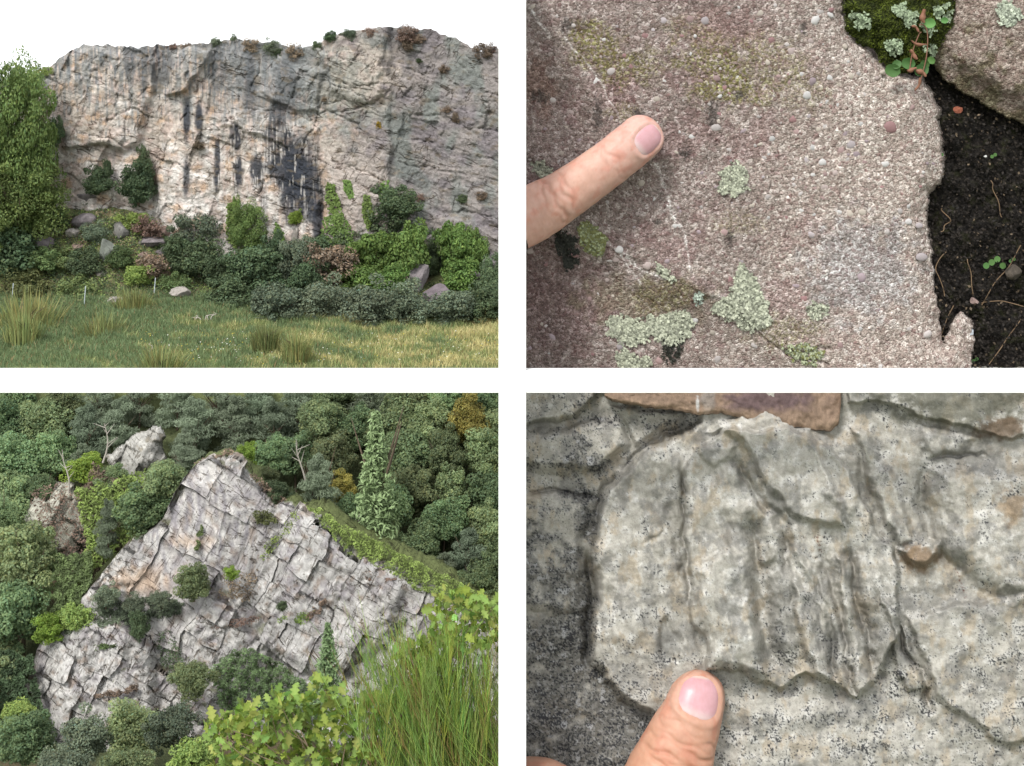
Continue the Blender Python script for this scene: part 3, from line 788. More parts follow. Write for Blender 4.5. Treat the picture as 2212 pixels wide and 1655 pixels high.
    for (x, y, a, b, rot, ci) in spec:
        key = (r.randrange(6), ci)
        if key not in meshes:
            vs, fs = protos[key[0]]
            tmp = mesh_obj('pebble', vs, fs, M['pebble'], root, np.tile(pal[ci], (len(vs), 1)) * np.random.default_rng(key[0]).uniform(0.8, 1.1))
            meshes[key] = tmp.data
            ob = tmp
        else:
            ob = child('pebble', meshes[key], root)
        sc = 32.7 / FP
        dd = float(slab_depth(np.array([[float(x)]]), np.array([[float(y)]]))[0][0, 0])
        ob.location = Vector((P(x, y, dd + 0.28 * a * sc) - o).tolist())
        ob.scale = (a * sc, 0.5 * b * sc, b * sc)
        ob.rotation_euler = (0, rot, 0)
    tag(root, 'pinkish pebbly conglomerate slab with lichen and a white vein', 'rock')

    # dark soil in the gap to the right
    PX, PY = np.meshgrid(np.arange(1800, 2330, 2.6), np.arange(-120, 850, 2.6))
    D = 33.75 - (PY - 200) * 0.0007 + 0.16 * fbm(PX / 60, PY / 60, 4, 231) + 0.05 * ridged(PX / 14, PY / 14, 4, 233) * -1 + 0.02 * fbm(PX / 4, PY / 4, 2, 235)
    n = fbm(PX / 30, PY / 30, 4, 237)
    c = np.broadcast_to(np.array((0.020, 0.017, 0.015)), (*PX.shape, 3)).copy() * (1 + 0.5 * n[..., None])
    c = lerp3(c, (0.04, 0.045, 0.012), sstep(0.2, 0.6, n) * 0.5)
    c = lerp3(c, (0.09, 0.075, 0.06), sstep(0.35, 0.6, fbm(PX / 6, PY / 6, 3, 239)) * 0.7)
    so_ = mesh_obj('soil', P(PX, PY, D).reshape(-1, 3), grid_faces(*PX.shape), M['soil'], col=c.reshape(-1, 3))
    tag(so_, 'dark damp soil filling the gap beside the slab', 'soil', kind='structure')
    # boulder in the corner
    poly = [(2065, -60), (2330, -60), (2330, 330), (2205, 268), (2160, 245), (2105, 215), (2050, 180), (2020, 150), (2015, 110), (2040, 70), (2062, 30)]
    PX, PY = np.meshgrid(np.arange(1995, 2330, 2.4), np.arange(-50, 345, 2.4))
    wx = PX + 5 * fbm(PX / 25, PY / 25, 3, 241); wy = PY + 5 * fbm(PX / 25, PY / 25, 3, 243)
    s = sdf(wx, wy, poly)
    D = 33.0 - 0.25 * np.sqrt(np.clip(s / 90, 0, 1)) + 0.04 * fbm(PX / 40, PY / 40, 4, 245) + 0.012 * fbm(PX / 8, PY / 8, 3, 247)
    D += 0.32 * sstep(40, -5, s - 30) * sstep(40, 160, PY + (PX - 2030) * -0.6)      # lower edge turns under
    D = np.where(s < 0, D + 0.5, D)
    n = fbm(PX / 40, PY / 40, 4, 249)
    c = np.broadcast_to(np.array((0.32, 0.27, 0.235)), (*PX.shape, 3)).copy()
    c = lerp3(c, (0.17, 0.15, 0.10), sstep(-0.2, 0.5, n + (PY - 130) / 160 - (PX - 2100) / 300))
    V, F, c = compact(P(PX, PY, D).reshape(-1, 3), grid_faces(*PX.shape, s > -8), c.reshape(-1, 3))
    b = mesh_obj('boulder', V, F, M['conglomerate'], col=c)
    tag(b, 'brown boulder leaning over the dark soil in the upper right corner', 'rock')

build_slab()

# ------------------------------------------------------------------ lower right: the fluted pale quartzite
def quartz_depth(px, py):
    w1 = fbm(px / 70, py / 70, 3, 301); w2 = fbm(px / 70, py / 70, 3, 303)
    w3 = fbm(px / 16, py / 16, 3, 305); w4 = fbm(px / 16, py / 16, 3, 307)
    wx = px + 11 * w1 + 1.6 * w3; wy = py + 11 * w2 + 1.6 * w4
    d = 33.3 - (py - 850) * 0.0006
    def plate(poly, h, soft, inset=0):
        nonlocal d
        d = d - 1.65 * h * sstep(0, soft * 0.8, sdf(wx, wy, poly))
    def groove(pts, w, dep, right=0.0):
        nonlocal d
        q, t = seg_dist(wx, wy, pts)
        d = d + 2.3 * dep * np.exp(-(q / w) ** 2) * sstep(0, 0.18, t) * (1 - 0.6 * sstep(0.85, 1, t))
    plate([(1505, 900), (1450, 935), (1385, 965), (1330, 1010), (1305, 1055), (1290, 1110), (1275, 1190), (1285, 1250), (1270, 1330), (1275, 1420), (1300, 1475), (1350, 1520), (1400, 1550),
           (1450, 1600), (1460, 1800), (2300, 1800), (2300, 780), (1505, 780)], .42, 26)
    plate([(1560, 925), (1510, 955), (1480, 1010), (1470, 1080), (1480, 1170), (1490, 1250), (1485, 1320), (1520, 1390), (1530, 1448), (1600, 1462), (1655, 1482), (1690, 1492), (1740, 1456), (1800, 1488),
           (1852, 1510), (1892, 1480), (1935, 1380), (1950, 1300), (1930, 1200), (1900, 1150), (1850, 1050), (1800, 960), (1700, 915)], .30, 12)
    plate([(1510, 925), (1600, 955), (1655, 1060), (1700, 1115), (1760, 1142), (1835, 1142), (1835, 1090), (1790, 1010), (1760, 920), (1650, 880)], .20, 24)
    plate([(1500, 950), (1600, 960), (1585, 1000), (1530, 1020)], .08, 20)
    plate([(1740, 900), (1800, 930), (1850, 1000), (1870, 1080), (1840, 1140), (1770, 1070)], .10, 26)
    plate([(1830, 920), (1880, 925), (1925, 1010), (1955, 1070), (1975, 1150), (1990, 1178), (1935, 1195), (1900, 1110), (1860, 1030)], .24, 26)
    plate([(1995, 1005), (2060, 985), (2160, 985), (2300, 1000), (2300, 1350), (2150, 1300), (2080, 1250), (2035, 1190), (2005, 1090)], .36, 70)
    plate([(1922, 1188), (1980, 1165), (2035, 1158), (2040, 1200), (2000, 1245), (1960, 1220)], .30, 24)
    plate([(1810, 800), (2300, 800), (2300, 930), (2190, 952), (2110, 935), (2000, 908), (1900, 882), (1830, 870)], .22, 12)
    plate([(1970, 905), (2060, 925), (2120, 945), (2075, 985), (2010, 1000), (1980, 960)], .16, 30)
    plate([(1100, 800), (1290, 800), (1296, 862), (1250, 898), (1180, 915), (1100, 925)], .32, 14)
    plate([(1100, 935), (1250, 905), (1345, 895), (1365, 950), (1345, 985), (1300, 1030), (1200, 1030), (1100, 1005)], .24, 34)
    plate([(1100, 1050), (1230, 1060), (1290, 1080), (1262, 1170), (1265, 1330), (1100, 1330)], .14, 30)
    plate([(1310, 870), (1500, 895), (1440, 930), (1370, 965)], .12, 18)
    plate([(1948, 1330), (1985, 1420), (2020, 1510), (2085, 1560), (2170, 1622), (2300, 1580), (2300, 1280), (2050, 1300)], .18, 22)
    plate([(1895, 1260), (1945, 1330), (1985, 1425), (2010, 1490), (1960, 1500), (1930, 1440), (1915, 1350)], .14, 12)
    plate([(1580, 1500), (1700, 1505), (1900, 1500), (2005, 1560), (2040, 1640), (1990, 1800), (1560, 1800)], .12, 60)
    plate([(1300, 1240), (1380, 1260), (1400, 1330), (1380, 1440), (1320, 1400)], .08, 40)
    plate([(1410, 1345), (1440, 1330), (1470, 1370), (1490, 1420), (1470, 1450), (1430, 1430)], -.10, 22)
    plate([(1498, 1230), (1560, 1170), (1625, 1195), (1640, 1300), (1658, 1400), (1668, 1478), (1532, 1450), (1500, 1330)], .22, 36)
    plate([(1690, 1200), (1720, 1170), (1760, 1240), (1790, 1330), (1802, 1420), (1806, 1490), (1748, 1456), (1715, 1360)], .24, 22)
    plate([(1800, 1200), (1840, 1200), (1855, 1300), (1882, 1400), (1894, 1475), (1852, 1508), (1826, 1400)], .24, 16)
    plate([(1600, 1075), (1640, 1065), (1690, 1140), (1700, 1215), (1640, 1225)], .10, 22)
    groove([(1622, 1090), (1640, 1200), (1648, 1300), (1658, 1390), (1690, 1475)], 24, .26)
    groove([(1690, 1120), (1700, 1200), (1750, 1275), (1785, 1390), (1808, 1488)], 18, .20)
    groove([(1835, 1150), (1848, 1270), (1868, 1370), (1895, 1460)], 17, .20)
    groove([(1760, 1170), (1800, 1270), (1835, 1390), (1846, 1480)], 14, .12)
    groove([(1478, 990), (1476, 1100), (1484, 1200), (1492, 1290)], 9, .12)
    groove([(1440, 1080), (1465, 1150), (1480, 1250)], 10, .06)
    groove([(1560, 1090), (1590, 1180), (1605, 1280)], 16, .05)
    groove([(1580, 985), (1640, 1075), (1700, 1140)], 9, .09)
    groove([(1930, 1320), (1950, 1400), (1985, 1450), (2010, 1530)], 8, .18)
    groove([(1385, 1180), (1430, 1152), (1466, 1185), (1480, 1250)], 4, .025)
    groove([(1995, 990), (1992, 1090), (2020, 1180), (2060, 1230)], 12, .12)
    groove([(2000, 990), (2060, 980), (2130, 985)], 4, .08)
    groove([(1135, 1060), (1200, 1063), (1290, 1080)], 4, .08)
    groove([(1270, 1180), (1278, 1260), (1268, 1340), (1272, 1430)], 8, .2)
    groove([(1505, 905), (1440, 940), (1370, 985), (1310, 1050), (1285, 1130)], 7, .10)
    # flow-aligned rills and fine relief
    a = 0.22
    ru = px * math.cos(a) - py * math.sin(a); rv = px * math.sin(a) + py * math.cos(a)
    fl = sstep(0, 60, sdf(wx, wy, [(1290, 980), (1560, 900), (1850, 920), (2000, 1150), (1950, 1480), (1500, 1460), (1300, 1400)]))
    d = d + fl * (0.06 * fbm(ru / 34, rv / 150, 3, 311) + 0.022 * gnoise(ru / 10, rv / 60, 313))
    d = d + 0.11 * fbm(px / 95, py / 95, 3, 315) + 0.016 * fbm(px / 24, py / 24, 4, 317) + 0.004 * fbm(px / 5, py / 5, 2, 319)
    return d, wx, wy

def build_quartzite():
    PX, PY = np.meshgrid(np.arange(1085, 2330, 1.9), np.arange(805, 1760, 1.9))
    D, WX, WY = quartz_depth(PX, PY)
    n1 = fbm(PX / 110, PY / 110, 4, 331); n2 = fbm(PX / 32, PY / 32, 5, 333, 0.65); n3 = fbm(PX / 9, PY / 9, 4, 335)
    sp1 = fbm(PX / 4.2, PY / 4.2, 2, 337); sp2 = fbm(PX / 7.5, PY / 7.5, 3, 339)
    c = np.broadcast_to(np.array((0.56, 0.535, 0.475)), (*PX.shape, 3)).copy()
    c = lerp3(c, (0.74, 0.725, 0.68), sstep(0.0, 0.5, n2 + 0.3 * n1) * 0.8)
    c = lerp3(c, (0.47, 0.36, 0.22), sstep(0.1, 0.6, fbm(PX / 45, PY / 75, 5, 341, 0.6)) * 0.42)
    c = lerp3(c, (0.27, 0.265, 0.25), sstep(0.0, 0.55, fbm(PX / 60, PY / 75, 6, 343, 0.68)) * 0.62)
    hollow = sstep(0.0, 0.10, D - (33.0 - (PY - 850) * 0.0006) + 0.35 * 0)     # mask of the low places; no colour below uses it
    left = 1 - sstep(-6, 22, sdf(WX, WY, [(1505, 900), (1385, 965), (1305, 1055), (1275, 1190), (1270, 1330), (1275, 1440), (1350, 1520), (1450, 1600), (1460, 1800), (2400, 1800), (2400, 700), (1300, 700), (1300, 880), (1400, 880)]))
    dk = left * sstep(-0.35, 0.3, n2 * 0.8 + n1 + (PY - 1180) / 420)
    c = lerp3(c, (0.17, 0.165, 0.15), dk * 0.8)
    c = lerp3(c, (0.45, 0.44, 0.42), dk * sstep(0.1, 0.4, n3) * 0.75)
    c = lerp3(c, (0.60, 0.60, 0.60), dk * sstep(0.5, 0.65, fbm(PX / 28, PY / 28, 5, 345)) * 0.8)
    c = lerp3(c, (0.17, 0.17, 0.13), paint_blob(PX, PY, 2080, 870, 170, 60, 0.4 * n2) * 0.75)
    c = lerp3(c, (0.19, 0.12, 0.07), paint_blob(PX, PY, 2165, 925, 60, 26, 0.4 * n2) * 0.8)
    c = lerp3(c, (0.27, 0.17, 0.09), paint_blob(PX, PY, 1985, 1205, 45, 35, 0.4 * n2) * 0.8)
    c = lerp3(c, (0.36, 0.24, 0.13), paint_blob(PX, PY, 2190, 1090, 30, 45, 0.4 * n2) * 0.6)
    for cx, cy, rx, ry, k in ((1690, 1330, 34, 130, .55), (1800, 1400, 18, 90, .5), (1680, 1080, 60, 40, .35), (2080, 990, 90, 30, .5), (1600, 1225, 30, 40, .0), (1900, 1350, 60, 120, .4), (2010, 1300, 70, 50, .35), (1440, 1400, 40, 60, .45)):
        c = lerp3(c, (0.24, 0.24, 0.225), paint_blob(PX, PY, cx, cy, rx, ry, 0.5 * n2) * k)
    # black lichen specks, dense low down and on the left lobe
    dens = -0.05 + 0.55 * sstep(1180, 1500, PY) + 0.5 * left + 0.5 * n1 + 0.9 * n2 - 0.45 * paint_blob(PX, PY, 1590, 1330, 70, 150, 0.2 * n2) - 0.2 * paint_blob(PX, PY, 1600, 1050, 200, 130, .2 * n2)
    c = lerp3(c, (0.045, 0.048, 0.055), sstep(0.66, 0.80, sp1 + 0.45 * dens) * np.clip(0.45 + dens, 0.35, 0.95))
    c = lerp3(c, (0.05, 0.05, 0.055), sstep(0.72, 0.9, sp2 + 0.40 * dens) * np.clip(0.25 + dens, 0, 0.9))
    c = lerp3(c, (0.80, 0.80, 0.78), sstep(0.98, 1.1, sp2 + 0.2 * n2) * 0.8)
    for pts in ([(2060, 1235), (2072, 1270), (2080, 1290)], [(1768, 1160), (1772, 1200)]):
        q, t = seg_dist(WX, WY, pts)
        c = lerp3(c, (0.15, 0.05, 0.03), np.exp(-(q / 3) ** 2) * sstep(0.0, 0.3, sp1) * 0.9)
    V = P(PX, PY, D)
    # carry the rock down to the ground and back at the top
    foot = V[-1:].copy(); foot[..., 2] = -0.1; foot[..., 1] -= 0.3
    topb = V[:1].copy(); topb[..., 1] += 2.5
    V = np.concatenate([topb, V, foot])
    c = np.concatenate([c[:1], c, c[-1:]])
    o = mesh_obj('quartzite_outcrop', V.reshape(-1, 3), grid_faces(V.shape[0], V.shape[1]), M['quartzite'], col=c.reshape(-1, 3))
    tag(o, 'pale fluted quartzite outcrop speckled with black lichen', 'rock')
    # the brown slab jutting out above it
    edge = [(1306, 858), (1330, 868), (1400, 880), (1470, 888), (1512, 896), (1560, 893), (1605, 903), (1640, 916), (1690, 930), (1722, 922), (1760, 930), (1795, 930), (1812, 916), (1818, 880), (1816, 850)]
    xs = np.linspace(1306, 1817, 220)
    ye = np.interp(xs, [e[0] for e in edge[:13]] + [1817], [e[1] for e in edge[:13]] + [870]) + 3 * fbm(xs / 18, xs * 0, 3, 351)
    # rows: underside from the back, lip, front face, top running back
    rows, cols = [], []
    n = fbm(xs / 40, xs * 0, 3, 353)
    def row(py, d, cc):
        rows.append(P(xs, py, d)); cols.append(cc)
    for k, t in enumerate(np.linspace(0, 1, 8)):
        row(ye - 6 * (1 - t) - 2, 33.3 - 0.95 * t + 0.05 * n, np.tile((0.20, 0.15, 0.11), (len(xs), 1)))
    for k, t in enumerate(np.linspace(0, 1, 40)):
        py = ye + 1 - (ye - 806) * t
        rn = fbm(xs / 35, np.full(len(xs), t * 4.0), 4, 355); rn2 = fbm(xs / 8, np.full(len(xs), t * 8.0), 3, 357)
        dd = 32.33 - 0.02 * math.sin(t * 3) + 0.45 * t ** 1.5 + 0.05 * rn + 0.02 * rn2 + 0.10 * max(0, 0.08 - t) * 8
        cc = np.tile((0.30, 0.21, 0.15), (len(xs), 1))
        cc = lerp3(cc, (0.15, 0.10, 0.105), paint_blob(xs, py, 1660, 862, 120, 30, 0.4 * rn) * 0.9)
        cc = lerp3(cc, (0.33, 0.31, 0.28), paint_blob(xs, py, 1530, 855, 18, 40, 0.4 * rn) * 0.6)
        cc = lerp3(cc, (0.75, 0.74, 0.72), paint_blob(xs, py, 1507, 872, 4, 16, 0.5 * rn2) * 0.9)
        cc = lerp3(cc, (0.42, 0.30, 0.2), np.full(len(xs), max(0, 0.25 - t) * 2.5))
        row(py, dd, cc * (1 + 0.2 * rn2[:, None]))
    row(np.full(len(xs), 804.0), 33.9, np.tile((0.25, 0.2, 0.15), (len(xs), 1)))
    V = np.array(rows); C = np.array(cols)
    F = grid_faces(V.shape[0], V.shape[1])[:, ::-1]
    nr, nc = V.shape[:2]
    idx = np.arange(nr * nc).reshape(nr, nc)
    caps = []
    for j in (0, nc - 1):                                    # close the two ends
        ring = idx[:, j]
        for a in range(1, nr // 2):
            q = (ring[a - 1], ring[a], ring[nr - 1 - a], ring[nr - a]) if a > 0 else None
            caps.append(q if j == 0 else q[::-1])
    o = mesh_obj('stone_slab', V.reshape(-1, 3), np.concatenate([F, np.array(caps)]), M['quartzite'], col=C.reshape(-1, 3))
    tag(o, 'brown and purple stone slab jutting out above the fluted rock', 'rock')

build_quartzite()

# ------------------------------------------------------------------ the two hands
def build_finger(root, path, hw, hn, base_col, tip_col, wrinkles, nail, name='finger', rings=150, seg=72):
    """path: list of (px,py,d); hw/hn half width across and towards the viewer in px; nail = (s0, length, centre angle, half angle)"""
    o = np.array(root.location)
    pts = np.array([P(*p) for p in path]); sc = np.array([p[2] for p in path]) / FP
    C = catmull(pts, rings)
    W = catmull(np.stack([np.array(hw) * sc, np.array(hn) * sc], -1), rings)
    ln = np.concatenate([[0], np.cumsum(np.linalg.norm(np.diff(C, axis=0), axis=1))]); L = ln[-1]
    s = ln / L
    # rounded tip over the last stretch
    tipl = W[-1, 0] * 1.0
    rt = np.clip((ln - (L - tipl)) / tipl, 0, 1)
    rnd = np.sqrt(np.clip(1 - rt ** 2.3, 0, 1))
    T = np.gradient(C, axis=0); T /= np.linalg.norm(T, axis=1, keepdims=True)
    view = np.array([0, -1, 0.0]); view = view / np.linalg.norm(view)
    S = np.cross(T, view); S /= np.linalg.norm(S, axis=1, keepdims=True)
    Nn = np.cross(S, T)
    th = np.arange(seg) * 2 * np.pi / seg
    TH, SS = np.meshgrid(th, ln)
    TI = np.broadcast_to(s[:, None], TH.shape)
    dispf = np.zeros(TH.shape)
    top = np.clip(np.sin(TH), 0, 1)
    for (ws, amp, wid, bend, ph) in wrinkles:
        cur = ws * L + bend * W[0, 0] * (np.cos(TH) ** 2) + 0.035 * L * gnoise(TH * 1.7 + ph * 9, SS * 0 + ph, 3)
        dispf -= amp * W[0, 0] * np.exp(-((SS - cur) / (wid * L)) ** 2) * sstep(0.05, 0.6, top) * (0.5 + 0.5 * np.sin(TH * 3 + ph * 7))
    dispf += 0.012 * W[0, 0] * fbm(TH * 2, SS / W[0, 0] * 3, 3, 5) + 0.004 * W[0, 0] * gnoise(TH * 14, SS / W[0, 0] * 22, 8)
    def surf(thv, Lv, extra):
        i = np.interp(Lv, ln, np.arange(rings)); i0 = np.clip(np.floor(i).astype(int), 0, rings - 2); f = (i - i0)[..., None]
        def at(A): return A[i0] * (1 - f) + A[i0 + 1] * f
        c_, s_, n_, w_ = at(C), at(S), at(Nn), at(W)
        rt_ = np.clip((Lv - (L - tipl)) / tipl, 0, 1); r_ = np.sqrt(np.clip(1 - rt_ ** 2.3, 0, 1))
        ex = extra[..., None] if isinstance(extra, np.ndarray) else extra
        return c_ + s_ * ((w_[..., :1] + ex) * r_[..., None] * np.cos(thv)[..., None]) + n_ * ((w_[..., 1:] + ex) * r_[..., None] * np.sin(thv)[..., None])
    if nail:
        ns, nl, na, nh = nail
        A = (SS - ns * L) / (nl * L); B = (((TH - na + np.pi) % (2 * np.pi)) - np.pi) / nh
        q = (np.abs(A) ** 2.6 + np.abs(B) ** 2.6) ** (1 / 2.6)
        dispf += 0.055 * W[-1, 0] * np.exp(-((q - 1.22) / 0.16) ** 2) - 0.05 * W[-1, 0] * (1 - sstep(0.85, 1.1, q))
    V = surf(TH, SS, dispf)
    n1 = fbm(TH * 2.2, SS / W[0, 0] * 1.6, 4, 15); n2 = fbm(TH * 9, SS / W[0, 0] * 9, 3, 25)
    c = np.broadcast_to(np.array(base_col, float), (*TH.shape, 3)).copy()
    c = lerp3(c, tip_col, sstep(0.45, 1.0, TI + 0.15 * n1) * 0.8)
    c = lerp3(c, np.array(base_col) * np.array((0.95, 0.66, 0.60)), np.clip(sstep(0.1, 0.6, n1) * 0.5, 0, 1))
    for (ws, amp, wid, bend, ph) in wrinkles:
        cur = ws * L + bend * W[0, 0] * (np.cos(TH) ** 2) + 0.035 * L * gnoise(TH * 1.7 + ph * 9, SS * 0 + ph, 3)
        c = lerp3(c, np.array(base_col) * np.array((0.85, 0.62, 0.55)), np.exp(-((SS - cur) / (wid * 0.8 * L)) ** 2) * sstep(0.1, 0.7, top) * 0.35 * min(1, amp / 0.04))
    c = c * (1 + 0.05 * n2[..., None])
    F = []
    i = np.arange(rings * seg).reshape(rings, seg); j = np.roll(i, -1, 1)
    F = np.stack([i[:-1], j[:-1], j[1:], i[1:]], -1).reshape(-1, 4)
    part = mesh_obj(name, V.reshape(-1, 3) - o, F, M['skin'], root, c.reshape(-1, 3))
    if nail:
        m, k = 26, 60
        rr_, aa = np.meshgrid(np.linspace(0, 1, m), np.arange(k) * 2 * np.pi / k)
        ex = 2 / 2.9
        A = rr_ * np.sign(np.cos(aa)) * np.abs(np.cos(aa)) ** ex; B = rr_ * np.sign(np.sin(aa)) * np.abs(np.sin(aa)) ** ex
        lift = W[-1, 0] * (0.045 * (1 - rr_ ** 4) - 0.03)
        Vn = surf(na + B * nh * 1.02, np.clip(ns * L + A * nl * L * 1.02, 0, L * 0.9999), lift)
        cn = np.broadcast_to(np.array((0.64, 0.36, 0.38)), (*A.shape, 3)).copy()
        cn = lerp3(cn, (0.72, 0.56, 0.53), (1 - sstep(-0.9, -0.45, A)) * 0.8)
        cn = lerp3(cn, (0.76, 0.62, 0.52), sstep(0.78, 0.92, A))
        cn = lerp3(cn, (0.60, 0.36, 0.33), sstep(0.86, 1.0, rr_) * 0.6)
        cn = cn * (1 + 0.04 * gnoise(B * 14, A * 0.8, 5)[..., None])
        ii = np.arange(k * m).reshape(k, m); jj = np.roll(ii, -1, 0)
        Fn = np.stack([ii[:, :-1], ii[:, 1:], jj[:, 1:], jj[:, :-1]], -1).reshape(-1, 4)
        mesh_obj('fingernail', Vn.reshape(-1, 3) - o, Fn, M['nail'], part, cn.reshape(-1, 3))
    return part

M['nail'] = skin_mat('nail')
M['nail'].node_tree.nodes['Principled BSDF'].inputs['Roughness'].default_value = 0.28
M['nail'].node_tree.nodes['Principled BSDF'].inputs['Subsurface Weight'].default_value = 0.1

def build_hands():
    r = empty('hand', P(1110, 480, 32.2))
    build_finger(r, [(1112, 480, 31.9), (1160, 456, 32.0), (1215, 424, 32.0), (1290, 372, 32.0), (1345, 330, 32.05), (1388, 294, 32.15), (1417, 266, 32.3)],
                 [64, 62, 55, 51, 50, 49, 46], [52, 52, 48, 44, 42, 38, 30], (0.66, 0.40, 0.31), (0.69, 0.42, 0.36),
                 [(0.22, .05, .010, .2, .1), (0.25, .06, .012, .1, .5), (0.29, .07, .012, -.2, .9), (0.33, .06, .010, .2, 1.4), (0.37, .05, .010, .0, 2.0), (0.62, .03, .010, .2, 2.7), (0.66, .035, .010, .1, 3.1), (0.70, .025, .010, .1, 3.6)],
                 (0.875, 0.085, 1.30, 0.60))
    tag(r, 'bare finger reaching from the left and pointing at the conglomerate slab', 'hand')
    r = empty('hand', P(1450, 1900, 32.0))
    build_finger(r, [(1395, 1860, 31.3), (1420, 1760, 31.35), (1443, 1680, 31.5), (1470, 1605, 31.65), (1496, 1540, 31.8), (1510, 1490, 31.95), (1514, 1447, 32.1)],
                 [112, 106, 94, 78, 66, 58, 54], [92, 88, 78, 64, 52, 44, 36], (0.58, 0.315, 0.205), (0.62, 0.36, 0.27),
                 [(0.50, .045, .010, .1, .2), (0.53, .05, .010, .0, .6), (0.565, .05, .009, -.1, 1.1), (0.60, .045, .010, .1, 1.6), (0.64, .03, .008, .1, 2.2), (0.67, .025, .008, .1, 2.6), (0.70, .02, .007, .1, 3.0)],
                 (0.873, 0.098, 1.68, 0.82), 'thumb')
    build_finger(r, [(1000, 1800, 31.0), (1080, 1740, 31.0), (1140, 1705, 31.0), (1195, 1712, 31.05), (1240, 1745, 31.2)],
                 [66, 66, 66, 62, 54], [55, 55, 55, 50, 40], (0.34, 0.19, 0.13), (0.34, 0.19, 0.13), [(0.5, .03, .02, .1, .3)], None, 'finger', 60, 40)
    tag(r, 'bare thumb with pink nail pressed on the fluted pale rock', 'hand')

build_hands()

# ------------------------------------------------------------------ foliage builders
def leaves(Pos, Nrm, size, asp=0.55, seed=0, jit=0.6):
    """one folded leaf (two triangles' worth, as a quad) per point"""
    r = np.random.default_rng(seed); n = len(Pos)
    Nn = Nrm + jit * r.normal(0, 1, (n, 3)); Nn /= np.linalg.norm(Nn, axis=1, keepdims=True) + 1e-9
    A = np.cross(Nn, r.normal(0, 1, (n, 3))); A /= np.linalg.norm(A, axis=1, keepdims=True) + 1e-9
    B = np.cross(Nn, A)
    sz = (size * r.uniform(0.65, 1.3, n))[:, None]
    q = np.stack([Pos - A * sz, Pos + B * sz * asp + Nn * sz * 0.15, Pos + A * sz, Pos - B * sz * asp + Nn * sz * 0.15], 1)
    return q.reshape(-1, 3), np.arange(n * 4).reshape(n, 4)

def unit(n, r):
    v = r.normal(0, 1, (n, 3)); return v / np.linalg.norm(v, axis=1, keepdims=True)

def crown_broad(seed, clumps=70, per=190, size=0.048, flat=0.9, crad=(0.18, 0.36), fill=1600):
    r = np.random.default_rng(seed)
    Ps, Ns, Cs = [], [], []
    u = unit(clumps, r)
    rad = r.uniform(0.45, 0.86, clumps) * (1 + 0.18 * np.sin(u[:, 0] * 5 + seed) + 0.15 * np.cos(u[:, 2] * 6 + seed))
    for k in range(clumps):
        c = u[k] * rad[k] * np.array((1, 1, flat))
        cr = r.uniform(*crad)
        v = unit(per, r); v[:, 2] = v[:, 2] * 0.8 + 0.25
        rr_ = cr * r.uniform(0.72, 1.05, per)
        Ps.append(c + v * rr_[:, None] * np.array((1, 1, 0.95))); Ns.append(v * 0.8 + np.array((0, 0, 0.45)))
        Cs.append(np.full(per, r.uniform(0.78, 1.22)) * r.uniform(0.85, 1.15, per))
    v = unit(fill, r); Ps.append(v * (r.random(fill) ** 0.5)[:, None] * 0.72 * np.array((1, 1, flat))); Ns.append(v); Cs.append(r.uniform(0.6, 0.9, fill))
    Pn = np.concatenate(Ps)
    V, F = leaves(Pn, np.concatenate(Ns), size, 0.6, seed)
    cb = np.repeat(np.concatenate(Cs), 4)
    hv = np.repeat(r.normal(0, 0.06, len(Pn)), 4)
    col = np.stack([cb * (1 + hv), cb, cb * (1 - hv)], -1)
    return V, F, col

def crown_pine(seed, plates=26, per=240, size=0.075):
    r = np.random.default_rng(seed)
    Ps, Ns, Cs = [], [], []
    for k in range(plates):
        z = -0.8 + 1.75 * (k / plates) + r.uniform(-0.05, 0.05)
        R = (1 - max(0, z) ** 1.6) * 0.75 * (0.75 + 0.25 * math.sin(k * 2.4)) + 0.12
        a = r.uniform(0, 6.28)
        c = np.array((math.cos(a) * R * 0.65, math.sin(a) * R * 0.65, z))
        v = unit(per, r)
        Ps.append(c + v * np.array((R * 0.62, R * 0.62, 0.13)) * r.uniform(0.6, 1.05, (per, 1)))
        Ns.append(v * 0.7 + np.array((0, 0, 0.9))); Cs.append(np.full(per, r.uniform(0.8, 1.2)) * r.uniform(0.85, 1.15, per))
    Pn = np.concatenate(Ps)
    V, F = leaves(Pn, np.concatenate(Ns), size, 0.22, seed, 0.8)
    cb = np.repeat(np.concatenate(Cs), 4)
    return V, F, np.stack([cb, cb, cb], -1)

def crown_fir(seed, tiers=22, per=190, size=0.075):
    r = np.random.default_rng(seed)
    Ps, Ns, Cs = [], [], []
    for k in range(tiers):
        z = -1 + 2 * k / tiers; R = 0.62 * (1 - (z + 1) / 2) ** 0.85 + 0.03
        nb = 9
        for b in range(nb):
            a = b * 6.283 / nb + k * 1.1 + r.uniform(-.2, .2); L = R * r.uniform(0.75, 1.15); m = max(6, int(per / nb * (0.3 + R)))
            t = r.random(m) ** 0.7
            sp = r.normal(0, 0.11 * (0.3 + R), m)
            Ps.append(np.stack([np.cos(a) * t * L - np.sin(a) * sp, np.sin(a) * t * L + np.cos(a) * sp, z - 0.28 * (t * L) + r.normal(0, 0.015, m)], -1))
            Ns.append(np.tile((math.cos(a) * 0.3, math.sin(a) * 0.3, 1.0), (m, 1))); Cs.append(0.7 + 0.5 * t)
    Pn = np.concatenate(Ps)
    V, F = leaves(Pn, np.concatenate(Ns), size, 0.35, seed, 0.5)
    cb = np.repeat(np.concatenate(Cs), 4)
    return V, F, np.stack([cb, cb, cb], -1)

